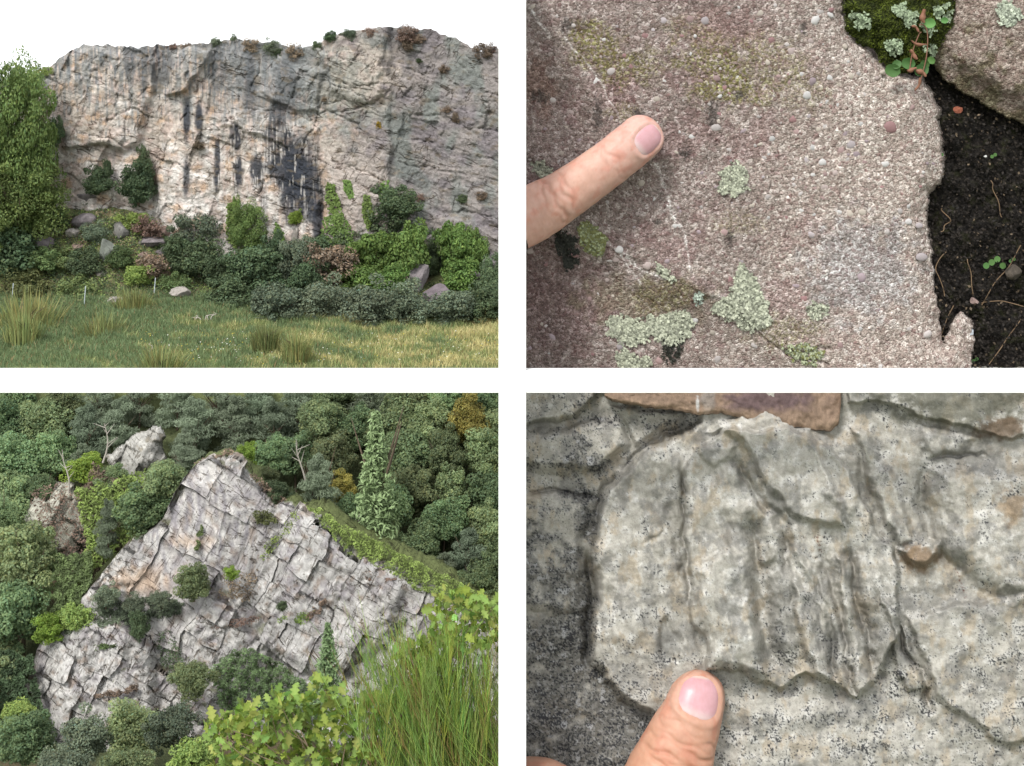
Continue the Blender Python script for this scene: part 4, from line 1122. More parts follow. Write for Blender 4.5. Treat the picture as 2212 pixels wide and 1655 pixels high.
def trunk_mesh(seed, limbs=5, spread=0.7):
    """trunk from z=0 to z=1 with limbs into the crown; unit size"""
    r = np.random.default_rng(seed)
    t = np.linspace(0, 1.15, 9)
    path = np.stack([0.06 * np.sin(t * 3 + seed), 0.06 * np.cos(t * 2.3 + seed), t], -1)
    parts = [tube(path, 0.07 * (1 - 0.75 * t / 1.15), 7)]
    for k in range(limbs):
        t0 = r.uniform(0.5, 0.95); a = r.uniform(0, 6.28); s = np.linspace(0, 1, 6)
        b = np.array((0.06 * math.sin(t0 * 3 + seed), 0.06 * math.cos(t0 * 2.3 + seed), t0))
        pth = b + np.stack([np.cos(a) * s * spread, np.sin(a) * s * spread, s * 0.45 + 0.1 * s * s], -1)
        parts.append(tube(pth, 0.035 * (1 - 0.8 * s), 5))
    return joinm(parts)

def proto(kind, mat, n, fn):
    out = []
    for k in range(n):
        V, F, c = fn(k)
        o = mesh_obj('crown', V, F, M[mat], None, c, smooth=False)
        me = o.data
        bpy.data.objects.remove(o)
        out.append(me)
    return out

def crown_rush(seed, n=420):
    r = np.random.default_rng(seed)
    a = r.uniform(0, 6.28, n); q = r.random(n) ** 0.6 * 0.75; b = np.stack([np.cos(a) * q, np.sin(a) * q, np.full(n, -1.0)], -1)
    h = r.uniform(0.9, 1.95, n) * (1.1 - 0.5 * q); out = r.normal(0.25, 0.25, n)
    t = b + np.stack([np.cos(a) * out, np.sin(a) * out, h], -1); m = (b + t) / 2 + np.stack([-np.cos(a) * out * .15, -np.sin(a) * out * .15, 0.08 * h], -1)
    w = r.uniform(0.012, 0.03, n)[:, None] * np.stack([-np.sin(a + r.normal(0, 1, n)), np.cos(a), 0 * a], -1)
    V = np.stack([b - w, b + w, m + w * .8, m - w * .8, t], 1).reshape(-1, 3)
    i = np.arange(n)[:, None] * 5
    F = np.concatenate([i + np.array([[0, 1, 2]]), i + np.array([[0, 2, 3]]), i + np.array([[3, 2, 4]])])
    c = r.uniform(0.6, 1.4, n); hv = r.uniform(0.9, 1.35, n)
    return V, F, np.repeat(np.stack([c * hv, c, c * 0.8], -1), 5, 0)

CROWN = {
    'rush': proto('ru', 'rush', 3, lambda k: crown_rush(190 + k)),
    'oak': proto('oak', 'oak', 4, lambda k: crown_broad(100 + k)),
    'pine': proto('pine', 'pine', 4, lambda k: crown_pine(200 + k)),
    'fir': proto('fir', 'fir', 1, lambda k: crown_fir(300 + k)),
    'yellow': proto('yellow', 'yellow', 1, lambda k: crown_broad(120 + k)),
    'willow': proto('willow', 'willow', 1, lambda k: crown_broad(130 + k, 130, 240, 0.024, 0.95, (0.12, 0.28), 5000)),
    'dark_shrub': proto('ds', 'dark_shrub', 3, lambda k: crown_broad(140 + k, 60, 150, 0.05, 0.9, (0.14, 0.36))),
    'grey_shrub': proto('gs', 'grey_shrub', 3, lambda k: crown_broad(150 + k, 60, 150, 0.042, 0.9, (0.12, 0.36))),
    'lime': proto('li', 'lime', 2, lambda k: crown_broad(160 + k, 50, 140, 0.05, 0.95)),
    'ivy': proto('iv', 'ivy', 2, lambda k: crown_broad(165 + k, 60, 150, 0.055, 0.95, (0.14, 0.34))),
    'heather': proto('he', 'heather', 3, lambda k: crown_broad(170 + k, 40, 110, 0.05, 0.8, (0.14, 0.36), 600)),
    'scrub': proto('sc', 'scrub', 3, lambda k: crown_broad(195 + k, 50, 130, 0.045, 0.7, (0.12, 0.34), 700)),
    'gorse': proto('go', 'gorse', 1, lambda k: crown_broad(180 + k, 24, 60, 0.10, 0.9, (0.2, 0.4), 200)),
    'bracken': proto('br', 'bracken', 2, lambda k: crown_broad(185 + k, 50, 130, 0.05, 0.7, (0.14, 0.34), 800)),
}
def _tm(k, mat):
    V, F = trunk_mesh(k); o = mesh_obj('trunk', V, F, M[mat], None); me = o.data; bpy.data.objects.remove(o); return me
TRUNK = [_tm(k, 'bark') for k in range(3)]
PTRUNK = [_tm(k + 5, 'pale_bark') for k in range(2)]
_tr = random.Random(77)

def tree(name, kind, px, py, rx, ry, d, label, cat, group=None, ground=None, trunk=True, tilt=0.0):
    """a plant whose crown is centred at sheet (px,py) with half sizes rx,ry at distance d, rooted on the ground below"""
    if cat in ('shrub', 'bush', 'tuft') and ry < 0.8 * rx:
        py += 0.8 * rx - ry; ry = 0.8 * rx
    c = P(px, py, d); s = d / FP
    gz = float(terrain_z(c[0], d)) if ground is None else ground
    gz = min(gz, c[2] - ry * s * 0.55)
    if cat in ('bush', 'shrub'): gz = c[2] - ry * s * 0.8
    root = empty(name, (c[0], c[1], gz))
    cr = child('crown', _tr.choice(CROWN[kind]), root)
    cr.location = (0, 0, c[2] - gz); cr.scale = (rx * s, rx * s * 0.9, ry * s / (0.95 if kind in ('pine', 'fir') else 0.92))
    cr.rotation_euler = (0, tilt, _tr.uniform(0, 6.28))
    if trunk:
        t = child('trunk', _tr.choice(TRUNK), root)
        h = max(c[2] - gz, 0.05)
        t.scale = (rx * s * 0.9, rx * s * 0.9, h); t.rotation_euler = (0, 0, _tr.uniform(0, 6.28)); t.location = (0, 0, -0.03)
    tag(root, label, cat, group)
    return root

ORD = ['first', 'second', 'third', 'fourth', 'fifth', 'sixth', 'seventh', 'eighth', 'ninth', 'tenth', 'eleventh', 'twelfth', 'thirteenth', 'fourteenth', 'fifteenth', 'sixteenth', 'seventeenth', 'eighteenth']

# ---- the wood behind the crag, row by row
def build_wood():
    rows = [
        ('back row under the beam', 48.6, [(40, 868, 60, 'oak'), (130, 872, 55, 'oak'), (215, 868, 58, 'pine'), (300, 866, 60, 'pine'), (385, 870, 58, 'pine'), (470, 868, 60, 'pine'), (555, 866, 58, 'pine'), (640, 868, 60, 'pine'),
                                     (720, 866, 58, 'oak'), (800, 870, 62, 'pine'), (885, 866, 60, 'oak'), (965, 866, 55, 'oak'), (1045, 868, 60, 'oak')]),
        ('second row', 47.6, [(10, 925, 70, 'oak'), (95, 920, 75, 'oak'), (185, 935, 60, 'pine'), (262, 918, 60, 'pine'), (420, 925, 66, 'pine'), (505, 920, 64, 'pine'), (590, 925, 66, 'pine'), (690, 915, 66, 'oak'),
                                     (770, 930, 60, 'oak'), (850, 925, 72, 'oak'), (935, 925, 66, 'oak'), (1010, 912, 62, 'yellow'), (1075, 930, 60, 'oak')]),
        ('third row', 46.4, [(30, 1000, 80, 'oak'), (120, 985, 60, 'oak'), (175, 1000, 42, 'pine'), (400, 985, 52, 'pine'), (590, 985, 50, 'oak'), (640, 985, 58, 'oak'), (720, 990, 66, 'oak'), (880, 985, 72, 'oak'),
                                     (960, 985, 66, 'oak'), (1050, 985, 66, 'oak')]),
        ('fourth row', 45.2, [(15, 1080, 75, 'oak'), (90, 1060, 45, 'oak'), (570, 1040, 40, 'oak'), (740, 1060, 42, 'yellow'), (890, 1060, 66, 'oak'), (975, 1065, 62, 'oak'), (1055, 1070, 62, 'oak')]),
        ('fifth row', 44.2, [(20, 1150, 62, 'oak'), (760, 1110, 55, 'oak'), (840, 1100, 70, 'oak'), (960, 1130, 66, 'oak'), (1050, 1150, 66, 'oak')]),
        ('sixth row', 43.4, [(905, 1185, 62, 'oak'), (840, 1165, 46, 'oak'), (1010, 1200, 58, 'pine'), (1075, 1215, 58, 'oak')]),
        ('lowest row by the bracken ridge', 42.8, [(960, 1245, 50, 'pine'), (1030, 1260, 52, 'oak'), (1090, 1290, 52, 'oak')]),
    ]
    word = {'oak': 'round green broadleaf tree', 'pine': 'grey-green pine tree', 'yellow': 'yellowing broadleaf tree'}
    nm = {'oak': 'broadleaf_tree', 'pine': 'pine_tree', 'yellow': 'broadleaf_tree'}
    for rname, d, lst in rows:
        lst = sorted(lst)
        for k, (x, y, rr, kind) in enumerate(lst):
            pos = ORD[k] + ' from the left'
            f = 0.86
            tree(nm[kind], kind, x, y, rr * f, rr * (f if kind != 'pine' else 1.0), d + _tr.uniform(-0.25, 0.25), f'{word[kind]}, {pos} in the {rname}', 'tree', 'trees of the wood behind the crag')
    for k, (x, y, r_, d, lab) in enumerate([(-95, 900, 80, 47.5, 'broadleaf tree just beyond the left edge under the beam'), (-110, 1040, 85, 45.5, 'broadleaf tree beyond the left edge, upper slope'), (-100, 1190, 85, 43.0, 'broadleaf tree beyond the left edge, middle slope'),
                                            (-115, 1340, 85, 41.0, 'broadleaf tree beyond the left edge, lower slope'), (-90, 1500, 75, 38.5, 'broadleaf tree beyond the left edge at the crag foot')]):
        tree('broadleaf_tree', 'oak', x, y, r_, r_, d, lab, 'tree')
    tree('fir_tree', 'fir', 812, 1010, 100, 122, 43.3, 'tall pointed fir tree standing above the bracken ridge', 'tree', ground=2.6)
    tree('pine_tree', 'pine', 690, 1055, 56, 72, 43.8, 'spreading grey-green pine just behind the crag top', 'tree')
    # left bottom of the wood
    for k, (x, y, r, d, lab) in enumerate([(55, 1215, 82, 41.8, 'large dark oak at the left edge beside the lichened outcrop'), (25, 1330, 78, 40.8, 'large dark oak low on the left edge, left of the crag ledge'),
                                         (-5, 1445, 60, 40.2, 'dark oak cut by the left edge, beside the crag foot'), (5, 1110, 36, 43.0, 'light green bush at the left edge above the large oak')]):
        tree('broadleaf_tree', 'oak', x, y, r, r, d, lab, 'tree')
    for (x, y, rx, ry, d, kind, lab) in [
        (355, 1045, 52, 55, 43.2, 'oak', 'bright oak bush filling the notch left of the crag summit'), (300, 1105, 62, 48, 42.7, 'oak', 'wide oak bush on the shoulder left of the crag'),
        (245, 1045, 46, 36, 44.0, 'oak', 'oak bush below the rock pinnacle'), (232, 1140, 34, 60, 42.6, 'pine', 'young grey-green pine beside the lichened outcrop'),
        (185, 1015, 46, 38, 44.8, 'lime', 'thin pale green birch bush left of the rock pinnacle'), (395, 985, 40, 26, 44.8, 'pine', 'low spreading pine right of the rock pinnacle'),
        (532, 985, 26, 30, 44.2, 'lime', 'lime green bush behind the crag summit'), (600, 1062, 34, 26, 43.4, 'dark_shrub', 'dark bush on the right shoulder of the crag summit'),
        (418, 1262, 42, 44, 40.6, 'oak', 'round green bush growing in the middle of the crag'), (500, 1238, 18, 14, 40.8, 'lime', 'small lime green bush right of the round bush on the crag'),
        (228, 1290, 34, 30, 40.6, 'grey_shrub', 'olive bush on the ledge of the crag'), (292, 1308, 30, 24, 40.5, 'grey_shrub', 'second olive bush along the crag ledge'),
        (348, 1295, 26, 24, 40.6, 'grey_shrub', 'olive bush on the crag ledge nearest the round green bush'),
        (105, 1352, 40, 26, 40.2, 'lime', 'pale green bush on the left end of the crag'), (160, 1325, 44, 24, 40.4, 'bracken', 'low green scrub on the crag ledge at the left'),
        (415, 1470, 46, 44, 39.0, 'oak', 'round green bush at the foot of the crag'), (708, 1425, 66, 80, 38.4, 'fir', 'upright green juniper in front of the crag'),
        (300, 1350, 24, 34, 40.1, 'dark_shrub', 'narrow dark bush in the gully of the lower crag'), (610, 1310, 14, 12, 39.9, 'dark_shrub', 'tiny dark bush on the right wall of the crag'),
        (60, 1600, 70, 60, 36.5, 'oak', 'green treetop in the bottom left corner'), (180, 1600, 66, 62, 36.2, 'grey_shrub', 'olive treetop at the bottom edge, second from the left'),
        (280, 1580, 66, 62, 36.6, 'oak', 'green treetop at the bottom edge below the crag foot'), (370, 1570, 62, 58, 36.2, 'grey_shrub', 'olive treetop at the bottom edge right of the crag foot'),
        (420, 1635, 66, 50, 35.2, 'bracken', 'yellow-green treetop at the bottom edge beside the near oak'), (500, 1580, 60, 50, 35.6, 'heather', 'brownish bush behind the near oak leaves'),
        (130, 1655, 70, 46, 35.0, 'grey_shrub', 'low olive treetop along the bottom edge at the left'), (270, 1665, 70, 46, 34.8, 'oak', 'low green treetop along the bottom edge in the middle'),
        (40, 1545, 50, 40, 38.2, 'bracken', 'low green scrub beside the foot of the crag at the left')]:
        tree('bush', kind, x, y, rx, ry, d, lab, 'bush')
    # bare pale trunks
    for k, (x, y0, y1, d, lab) in enumerate([(222, 1000, 915, 44.4, 'bare pale dead tree left of the rock pinnacle'), (140, 1065, 985, 43.9, 'bent pale trunk at the edge of the dark oaks'),
                                          (650, 1040, 950, 44.9, 'slim pale trunk right of the crag summit'), (780, 1150, 1105, 43.2, 'pale trunk above the bracken ridge')]):
        b = P(x, y0, d); h = (y0 - y1) * d / FP
        r = np.random.default_rng(k); t = np.linspace(0, 1, 9)
        parts = [tube(np.stack([0.12 * h * np.sin(t * 3 + k), 0.05 * t, t * h], -1), 0.035 * (1 - 0.7 * t), 6)]
        for q in range(6):
            t0 = r.uniform(0.35, 0.95); s = np.linspace(0, 1, 5); a = r.uniform(-1, 1) * 1.3; L = h * r.uniform(0.15, 0.4)
            parts.append(tube(np.array((0.12 * h * math.sin(t0 * 3 + k), 0.05 * t0, t0 * h)) + np.stack([np.sin(a) * s * L, 0.3 * s * L * (q % 3 - 1), s * L * abs(np.cos(a)) + 0.02], -1), 0.016 * (1 - 0.7 * s), 5))
        V, F = joinm(parts)
        o = mesh_obj('bare_tree', V, F, M['pale_bark']); o.location = Vector(b.tolist())
        tag(o, lab, 'tree')

def ground_cover(name, region, dfun, n, size, mat, label, cat, seed, asp=0.4, hgt=0.12):
    """uncountable low growth: leaves over a polygon of the sheet, at the distance of the surface below"""
    r = np.random.default_rng(seed)
    poly = np.array(region, float)
    x = r.uniform(poly[:, 0].min(), poly[:, 0].max(), n * 3); y = r.uniform(poly[:, 1].min(), poly[:, 1].max(), n * 3)
    k = (sdf(x + 8 * gnoise(x / 20, y / 20, seed), y + 8 * gnoise(x / 20, y / 20, seed + 1), region) > 0) & (fbm(x / 25, y / 25, 2, seed) > -0.45)
    x, y = x[k][:n], y[k][:n]
    d = dfun(x, y) - r.uniform(0.0, hgt, len(x))
    Ps = P(x, y, d)
    V, F = leaves(Ps, np.tile((0, -0.6, 0.8), (len(x), 1)), size, asp, seed, 0.6)
    b = np.repeat(r.uniform(0.6, 1.3, len(x)) * (1 + 0.7 * fbm(x / 18, y / 18, 3, seed + 3)), 4)
    o = mesh_obj(name, V, F, M[mat], None, np.stack([b, b, b], -1), smooth=False)
    tag(o, label, cat, kind='stuff')
    return o

build_wood()
cd_ = lambda x, y: crag_depth(x, y) - 0.05
def _ridge_d(x, y):
    ry = np.interp(x, [p[0] for p in RIM_C], [p[1] for p in RIM_C])
    return crag_depth(x, ry) - 0.15 + np.clip((ry - y) / 48, -0.3, 1) * 0.42
ground_cover('bracken', [(655, 1085), (700, 1105), (760, 1142), (830, 1172), (900, 1212), (960, 1240), (1080, 1310), (1080, 1360), (985, 1306), (900, 1268), (800, 1218), (755, 1196), (715, 1160), (690, 1128)], _ridge_d, 11000, 0.042, 'bracken', 'bright bracken along the ridge right of the crag top', 'bracken', 1)
ground_cover('scrub', [(200, 1000), (300, 1060), (380, 1010), (350, 1130), (240, 1200), (160, 1300), (110, 1340), (170, 1240), (220, 1160), (170, 1080)], lambda x, y: 43.2 - (y - 1150) * 0.004, 6000, 0.06, 'heather', 'brown heather and scrub on the shoulder left of the crag', 'heather', 2)
ground_cover('scrub', [(160, 1060), (330, 1010), (360, 1100), (250, 1190), (200, 1240), (150, 1330), (80, 1380), (160, 1250), (190, 1180)], lambda x, y: 42.9 - (y - 1150) * 0.005, 6500, 0.06, 'bracken', 'green scrub on the shoulder left of the crag', 'scrub', 3)
ground_cover('scrub', [(85, 1180), (140, 1200), (195, 1190), (200, 1250), (160, 1320), (90, 1345), (80, 1260)], lambda x, y: 42.35 - (y - 1180) * 0.010, 4200, 0.055, 'scrub', 'olive scrub on the bank between the large oak and the crag', 'scrub', 8)
ground_cover('scrub', [(60, 1060), (130, 1040), (170, 1070), (220, 1130), (200, 1190), (150, 1210), (90, 1160)], lambda x, y: 43.25 - (y - 1100) * 0.002, 1100, 0.05, 'heather', 'heather dotted over the lichened outcrop', 'heather', 9)
ground_cover('ledge_scrub', [(150, 1330), (240, 1300), (330, 1290), (400, 1300), (380, 1330), (310, 1340), (300, 1390), (270, 1350), (180, 1352), (100, 1385)], lambda x, y: cd_(x, y) - 0.1, 4200, 0.045, 'grey_shrub', 'olive scrub along the ledge across the crag', 'scrub', 4)
ground_cover('bank_scrub', [(455, 1440), (500, 1405), (540, 1400), (600, 1430), (660, 1470), (700, 1560), (560, 1570), (470, 1520)], lambda x, y: crag_depth(x, y) - 0.25 + 0.25 * fbm(x / 22, y / 22, 3, 77), 8000, 0.042, 'oak', 'green brambles on the bank at the foot of the crag', 'bramble', 5)
ground_cover('bank_scrub', [(0, 1400), (70, 1420), (85, 1500), (110, 1590), (60, 1650), (0, 1650)], lambda x, y: 40.0 - (y - 1400) * 0.006, 5000, 0.06, 'dark_shrub', 'dark brambles left of the crag foot', 'bramble', 6)
ground_cover('bank_scrub', [(420, 1000), (500, 970), (560, 1030), (620, 1080), (600, 1095), (545, 1030), (500, 985), (430, 1000)], lambda x, y: crag_depth(x, y) + 0.25, 1500, 0.05, 'heather', 'brown heather behind the crag summit', 'heather', 7)
for k, (rg, lab) in enumerate([([(560, 1200), (640, 1100), (650, 1115), (575, 1215)], 'gully of the right wall'), ([(480, 1240), (560, 1230), (540, 1300), (470, 1290)], 'niche beside the round bush'),
                             ([(330, 1380), (370, 1350), (400, 1440), (370, 1480)], 'lower gully of the crag'), ([(600, 1330), (680, 1320), (660, 1350), (600, 1345)], 'ledge of the right wall'),
                             ([(770, 1230), (860, 1250), (840, 1262), (780, 1245)], 'right rim of the crag'), ([(420, 1190), (432, 1130), (440, 1135), (428, 1195)], 'thin cleft of the upper slab'), ([(540, 1110), (580, 1100), (600, 1130), (560, 1135)], 'shoulder right of the summit'), ([(660, 1330), (700, 1290), (706, 1300), (668, 1345)], 'steep joint of the right wall'), ([(820, 1400), (870, 1330), (880, 1340), (832, 1410)], 'long crack at the right of the crag'), ([(180, 1400), (250, 1385), (252, 1395), (185, 1412)], 'upper ledge of the lower buttress'), ([(200, 1500), (300, 1480), (296, 1495), (205, 1512)], 'lower ledge of the lower buttress'), ([(440, 1340), (560, 1330), (556, 1348), (446, 1360)], 'broken ledge across the middle')]):
    ground_cover('tuft_growth', rg, lambda x, y: cd_(x, y) - 0.06, 500, 0.04, ['bracken', 'heather', 'dark_shrub', 'bracken', 'heather', 'scrub', 'scrub', 'heather', 'dark_shrub', 'scrub', 'heather', 'heather'][k], f'sparse low plants growing in the {lab}', 'plants', 20 + k)

# ---- the near oak and the broom
def build_near_oak():
    root = empty('near_oak', P(700, 1655, 31.6) * np.array((1, 1, 0)) + np.array((0, 0, float(terrain_z(P(700, 1655, 31.6)[0], 31.6)) - 0.05)))
    o = np.array(root.location); r = np.random.default_rng(42)
    # lobed leaf outline
    t = np.linspace(0, 1, 15)
    w = 0.34 * np.sin(np.pi * np.clip(t, 0, 1) ** 0.8) * (1 + 0.38 * np.cos(t * 2 * np.pi * 3.6)) * (0.45 + 0.75 * t)
    w[0] = 0.02; w[-1] = 0.02
    meshes = []
    for k in range(6):
        bend = r.uniform(-0.35, 0.25); fold = r.uniform(0.1, 0.4); tw = r.uniform(-0.3, 0.3)
        mid = np.stack([t * 0 + 0.1 * tw * np.sin(t * 3), t, bend * t * t], -1)
        L = mid + np.stack([-w, 0.04 * w, fold * w], -1); R = mid + np.stack([w, 0.04 * w, fold * w * 0.8], -1)
        V = np.concatenate([mid, L, R]); n = len(t)
        F = [(i, i + 1, n + i + 1, n + i) for i in range(n - 1)] + [(i, 2 * n + i, 2 * n + i + 1, i + 1) for i in range(n - 1)]
        br = r.uniform(0.75, 1.25)
        c = np.tile((br * (1 + r.uniform(-.12, .25)), br, br * r.uniform(0.7, 1.1)), (len(V), 1))
        c[:n] *= 1.2
        meshes.append((V, np.array(F), c))
    # twigs: clusters of leaves on branching twigs through the shrub's outline
    poly = [(445, 1570), (480, 1535), (560, 1530), (600, 1490), (640, 1490), (700, 1470), (730, 1500), (800, 1500), (830, 1520), (900, 1470), (860, 1420), (900, 1380), (935, 1390), (930, 1310), (960, 1260), (1000, 1280), (1085, 1300),
            (1085, 1400), (1000, 1420), (960, 1500), (900, 1600), (880, 1720), (430, 1720), (470, 1640)]
    centres = []
    tries = 0
    while len(centres) < 330 and tries < 16000:
        tries += 1
        x, y = r.uniform(430, 1090), r.uniform(1230, 1700)
        s = float(sdf(np.array([x]), np.array([y]), poly)[0])
        if s < 2: continue
        if y > 1560 and x > 760 and r.random() < 0.7: continue
        if any((x - a) ** 2 + (y - b) ** 2 < 13 ** 2 for a, b, _ in centres): continue
        centres.append((x, y, 31.6 + r.uniform(-0.5, 0.7)))
    twigs = []
    base = np.array(P(760, 1760, 31.7))
    for (x, y, d) in centres[::4]:
        e = P(x, y, d); s = np.linspace(0, 1, 8)[:, None]
        b2 = base + (e - base) * 0.35 + r.normal(0, 0.25, 3)
        pth = (1 - s) ** 2 * base + 2 * s * (1 - s) * b2 + s ** 2 * e
        pth = pth + 0.05 * np.sin(s * 12 + x)
        twigs.append(tube(pth - o, 0.028 * (1 - s[:, 0]) + 0.006, 5))
    trunk = tube(np.stack([np.linspace(0, 1, 6) * (base - o)[0] + 0.1 * np.sin(np.linspace(0, 4, 6)), np.linspace(0, 1, 6) * (base - o)[1], np.linspace(0, 1, 6) * (base - o)[2]], -1), np.linspace(0.16, 0.1, 6), 8)
    mesh_obj('trunk', *trunk, M['bark'], root)
    mesh_obj('branches', *joinm(twigs), M['twig'], root)
    proto_me = []
    spots = []
    for (x, y, d) in centres:
        c = P(x, y, d)
        for q in range(int(r.integers(4, 8))):
            spots.append((c + r.normal(0, 0.06, 3), r.uniform(0.2, 0.36)))
    bulkV, bulkF, bulkC, nv = [], [], [], 0
    order = r.permutation(len(spots))
    for idx, si in enumerate(order):
        p, sc = spots[si]; k = int(r.integers(0, 6))
        rot = Matrix.Rotation(r.uniform(0, 6.28), 3, 'Y') @ Matrix.Rotation(r.uniform(-0.6, 1.2), 3, 'X') @ Matrix.Rotation(r.uniform(-0.7, 0.7), 3, 'Z')
        if idx < 290:
            if len(proto_me) <= k or not any(pm[0] == k for pm in proto_me):
                V, F, c = meshes[k]
                ob = mesh_obj('leaf', V, F, M['oak_big'], root, c); proto_me.append((k, ob.data))
            else:
                ob = child('leaf', [pm[1] for pm in proto_me if pm[0] == k][0], root)
            ob.matrix_local = Matrix.Translation(Vector((p - o).tolist())) @ rot.to_4x4() @ Matrix.Scale(sc, 4)
        else:
            V, F, c = meshes[k]
            bulkV.append((V * sc) @ np.array(rot).T + (p - o)); bulkF.append(F + nv); bulkC.append(c * r.uniform(0.7, 1.2)); nv += len(V)
    if bulkV:
        b = mesh_obj('leaf_mass', np.concatenate(bulkV), np.concatenate(bulkF), M['oak_big'], root, np.concatenate(bulkC)); b['kind'] = 'stuff'
    tag(root, 'near oak sapling with bright lobed leaves in front of the crag', 'tree')

def build_broom():
    root = empty('broom_shrub', P(960, 1800, 31.2) * np.array((1, 1, 0)) + np.array((0, 0, float(terrain_z(P(960, 1800, 31.2)[0], 31.2)) - 0.05)))
    o = np.array(root.location); r = np.random.default_rng(9)
    parts, cols = [], []
    n = 0
    Vs, Fs = [], []
    def stem(p0, p1, p2, rad, col, m=6):
        nonlocal n
        s = np.linspace(0, 1, m)[:, None]
        pth = (1 - s) ** 2 * p0 + 2 * s * (1 - s) * p1 + s ** 2 * p2
        V, F = tube(pth - o, rad * (1 - 0.75 * s[:, 0]), 3)
        Vs.append(V); Fs.append(F + n); n += len(V); cols.append(np.tile(col, (len(V), 1)))
    for k in range(330):
        d = 31.1 + r.uniform(-0.5, 0.9)
        if k < 240:                                           # the main fan
            bx, by = r.normal(1005, 45), r.uniform(1660, 1800)
            ang = r.uniform(-0.72, 0.16); L = r.uniform(210, 420)
        else:                                                 # low shoots in front
            bx, by = r.uniform(790, 1080), r.uniform(1640, 1780)
            ang = r.normal(-0.06, 0.16); L = r.uniform(90, 200)
        lim = 1335 + max(0, (975 - bx)) * 0.75 + r.uniform(-30, 70)
        ex, ey = min(bx + math.sin(ang) * L, 1090), max(by - math.cos(ang) * L, lim)
        p0, p2 = P(bx, by, d), P(ex, ey, d + r.uniform(-0.2, 0.2))
        p1 = (p0 + p2) / 2 + np.array((math.sin(ang) * 0.45 + r.normal(0, 0.1), 0, -0.25 * abs(ang)))
        g = r.uniform(0.75, 1.4)
        col = (g * r.uniform(0.7, 1.25), g, g * r.uniform(0.6, 1.1))
        if r.random() < 0.1: col = (1.1, 0.62, 0.8)
        stem(p0, p1, p2, 0.011, np.array(col) * 0.8, 7)
        for q in range(13):
            s0 = r.uniform(0.25, 0.97); b0 = (1 - s0) ** 2 * p0 + 2 * s0 * (1 - s0) * p1 + s0 ** 2 * p2
            a2 = 0.45 * ang + r.normal(0, 0.20) - (0.3 if b0[0] > -0.5 else 0); l2 = r.uniform(30, 105) * d / FP
            e = b0 + np.array((math.sin(a2) * l2, r.normal(0, 0.1), math.cos(a2) * l2))
            stem(b0, (b0 + e) / 2 + r.normal(0, 0.02, 3), e, 0.0075, col, 4)
    b = mesh_obj('stems', np.concatenate(Vs), np.concatenate(Fs), M['broom'], root, np.concatenate(cols)); b['kind'] = 'stuff'
    tag(root, 'wispy green broom bush with thin upright stems at the lower right of the wood', 'bush')

build_near_oak()
build_broom()

# ------------------------------------------------------------------ meadow and growth round the quarry cliff
def build_meadow():
    r = np.random.default_rng(33)
    n = 108000
    px = r.uniform(-200, 1130, n); d = 50.05 + 11.0 * r.random(n) ** 0.85
    X = (px - 1106) * d / FP
    z = terrain_z(X, d)
    py = HY + (ZE - z) * FP / d
    tone = fbm(px / 90, d / 1.2, 3, 61) + (px - 800) / 650 + (56 - d) * 0.05
    tall = sstep(0.1, 0.6, fbm(px / 30, d / 0.7, 2, 63))
    h = r.uniform(0.10, 0.26, n) * (1 + 0.7 * tall)
    w = r.uniform(0.008, 0.016, n)
    lean = r.normal(0, 0.35, (n, 2)) * h[:, None]
    a = r.uniform(0, 3.14, n)
    B = np.stack([X, d - 30, z - 0.02], -1)
    S = np.stack([np.cos(a) * w, np.sin(a) * w, 0 * w], -1)
    T = B + np.stack([lean[:, 0], lean[:, 1], h], -1)
    Mi = (B + T) / 2 + np.stack([-lean[:, 0] * 0.15, -lean[:, 1] * 0.15, 0.08 * h], -1)
    V = np.stack([B - S, B + S, Mi + S * 0.8, T, Mi - S * 0.8], 1).reshape(-1, 3)
    i = np.arange(n)[:, None] * 5
    F4 = np.concatenate([i + np.array([[0, 1, 2, 4]])]); F3 = np.concatenate([i + np.array([[4, 2, 3, 3]])])
    green = np.array((0.19, 0.235, 0.09)); deep = np.array((0.13, 0.18, 0.085)); straw = np.array((0.46, 0.41, 0.20)); rust = np.array((0.30, 0.19, 0.10))
    c = np.broadcast_to(green, (n, 3)).copy()
    c = lerp3(c, deep, sstep(-0.2, 0.5, -tone)); c = lerp3(c, straw, sstep(-0.1, 0.9, tone + r.normal(0, 0.3, n)))
    c = lerp3(c, rust, (r.random(n) < 0.06) * 0.8)
    c *= r.uniform(0.85, 1.6, n)[:, None]
    V3 = V.reshape(n, 5, 3)
    tri = np.concatenate([i + np.array([[0, 1, 2]]), i + np.array([[0, 2, 4]]), i + np.array([[4, 2, 3]])])
    o = mesh_obj('meadow_grass', V, tri, M['grass'], None, np.repeat(c, 5, 0), smooth=False)
    tag(o, 'rough meadow grass, green on the left and straw coloured on the right', 'grass', kind='stuff')
    # meadow flowers, pale heads
    m = 260
    px = r.uniform(300, 1077, m); d = 50.1 + r.random(m) * 4
    X = (px - 1106) * d / FP; z = terrain_z(X, d) + r.uniform(0.2, 0.34, m)
    V, F = leaves(np.stack([X, d - 30, z], -1), np.tile((0, -0.5, 0.8), (m, 1)), 0.022, 0.9, 5, 0.2)
    cc = np.where(r.random((m, 1)) < 0.55, np.array([[0.7, 0.7, 0.62]]), np.array([[0.55, 0.42, 0.05]]))
    o = mesh_obj('meadow_flowers', V, F, M['grass'], None, np.repeat(cc, 4, 0), smooth=False)
    tag(o, 'scattered small white and yellow flower heads in the meadow grass', 'flowers', kind='stuff')

build_meadow()

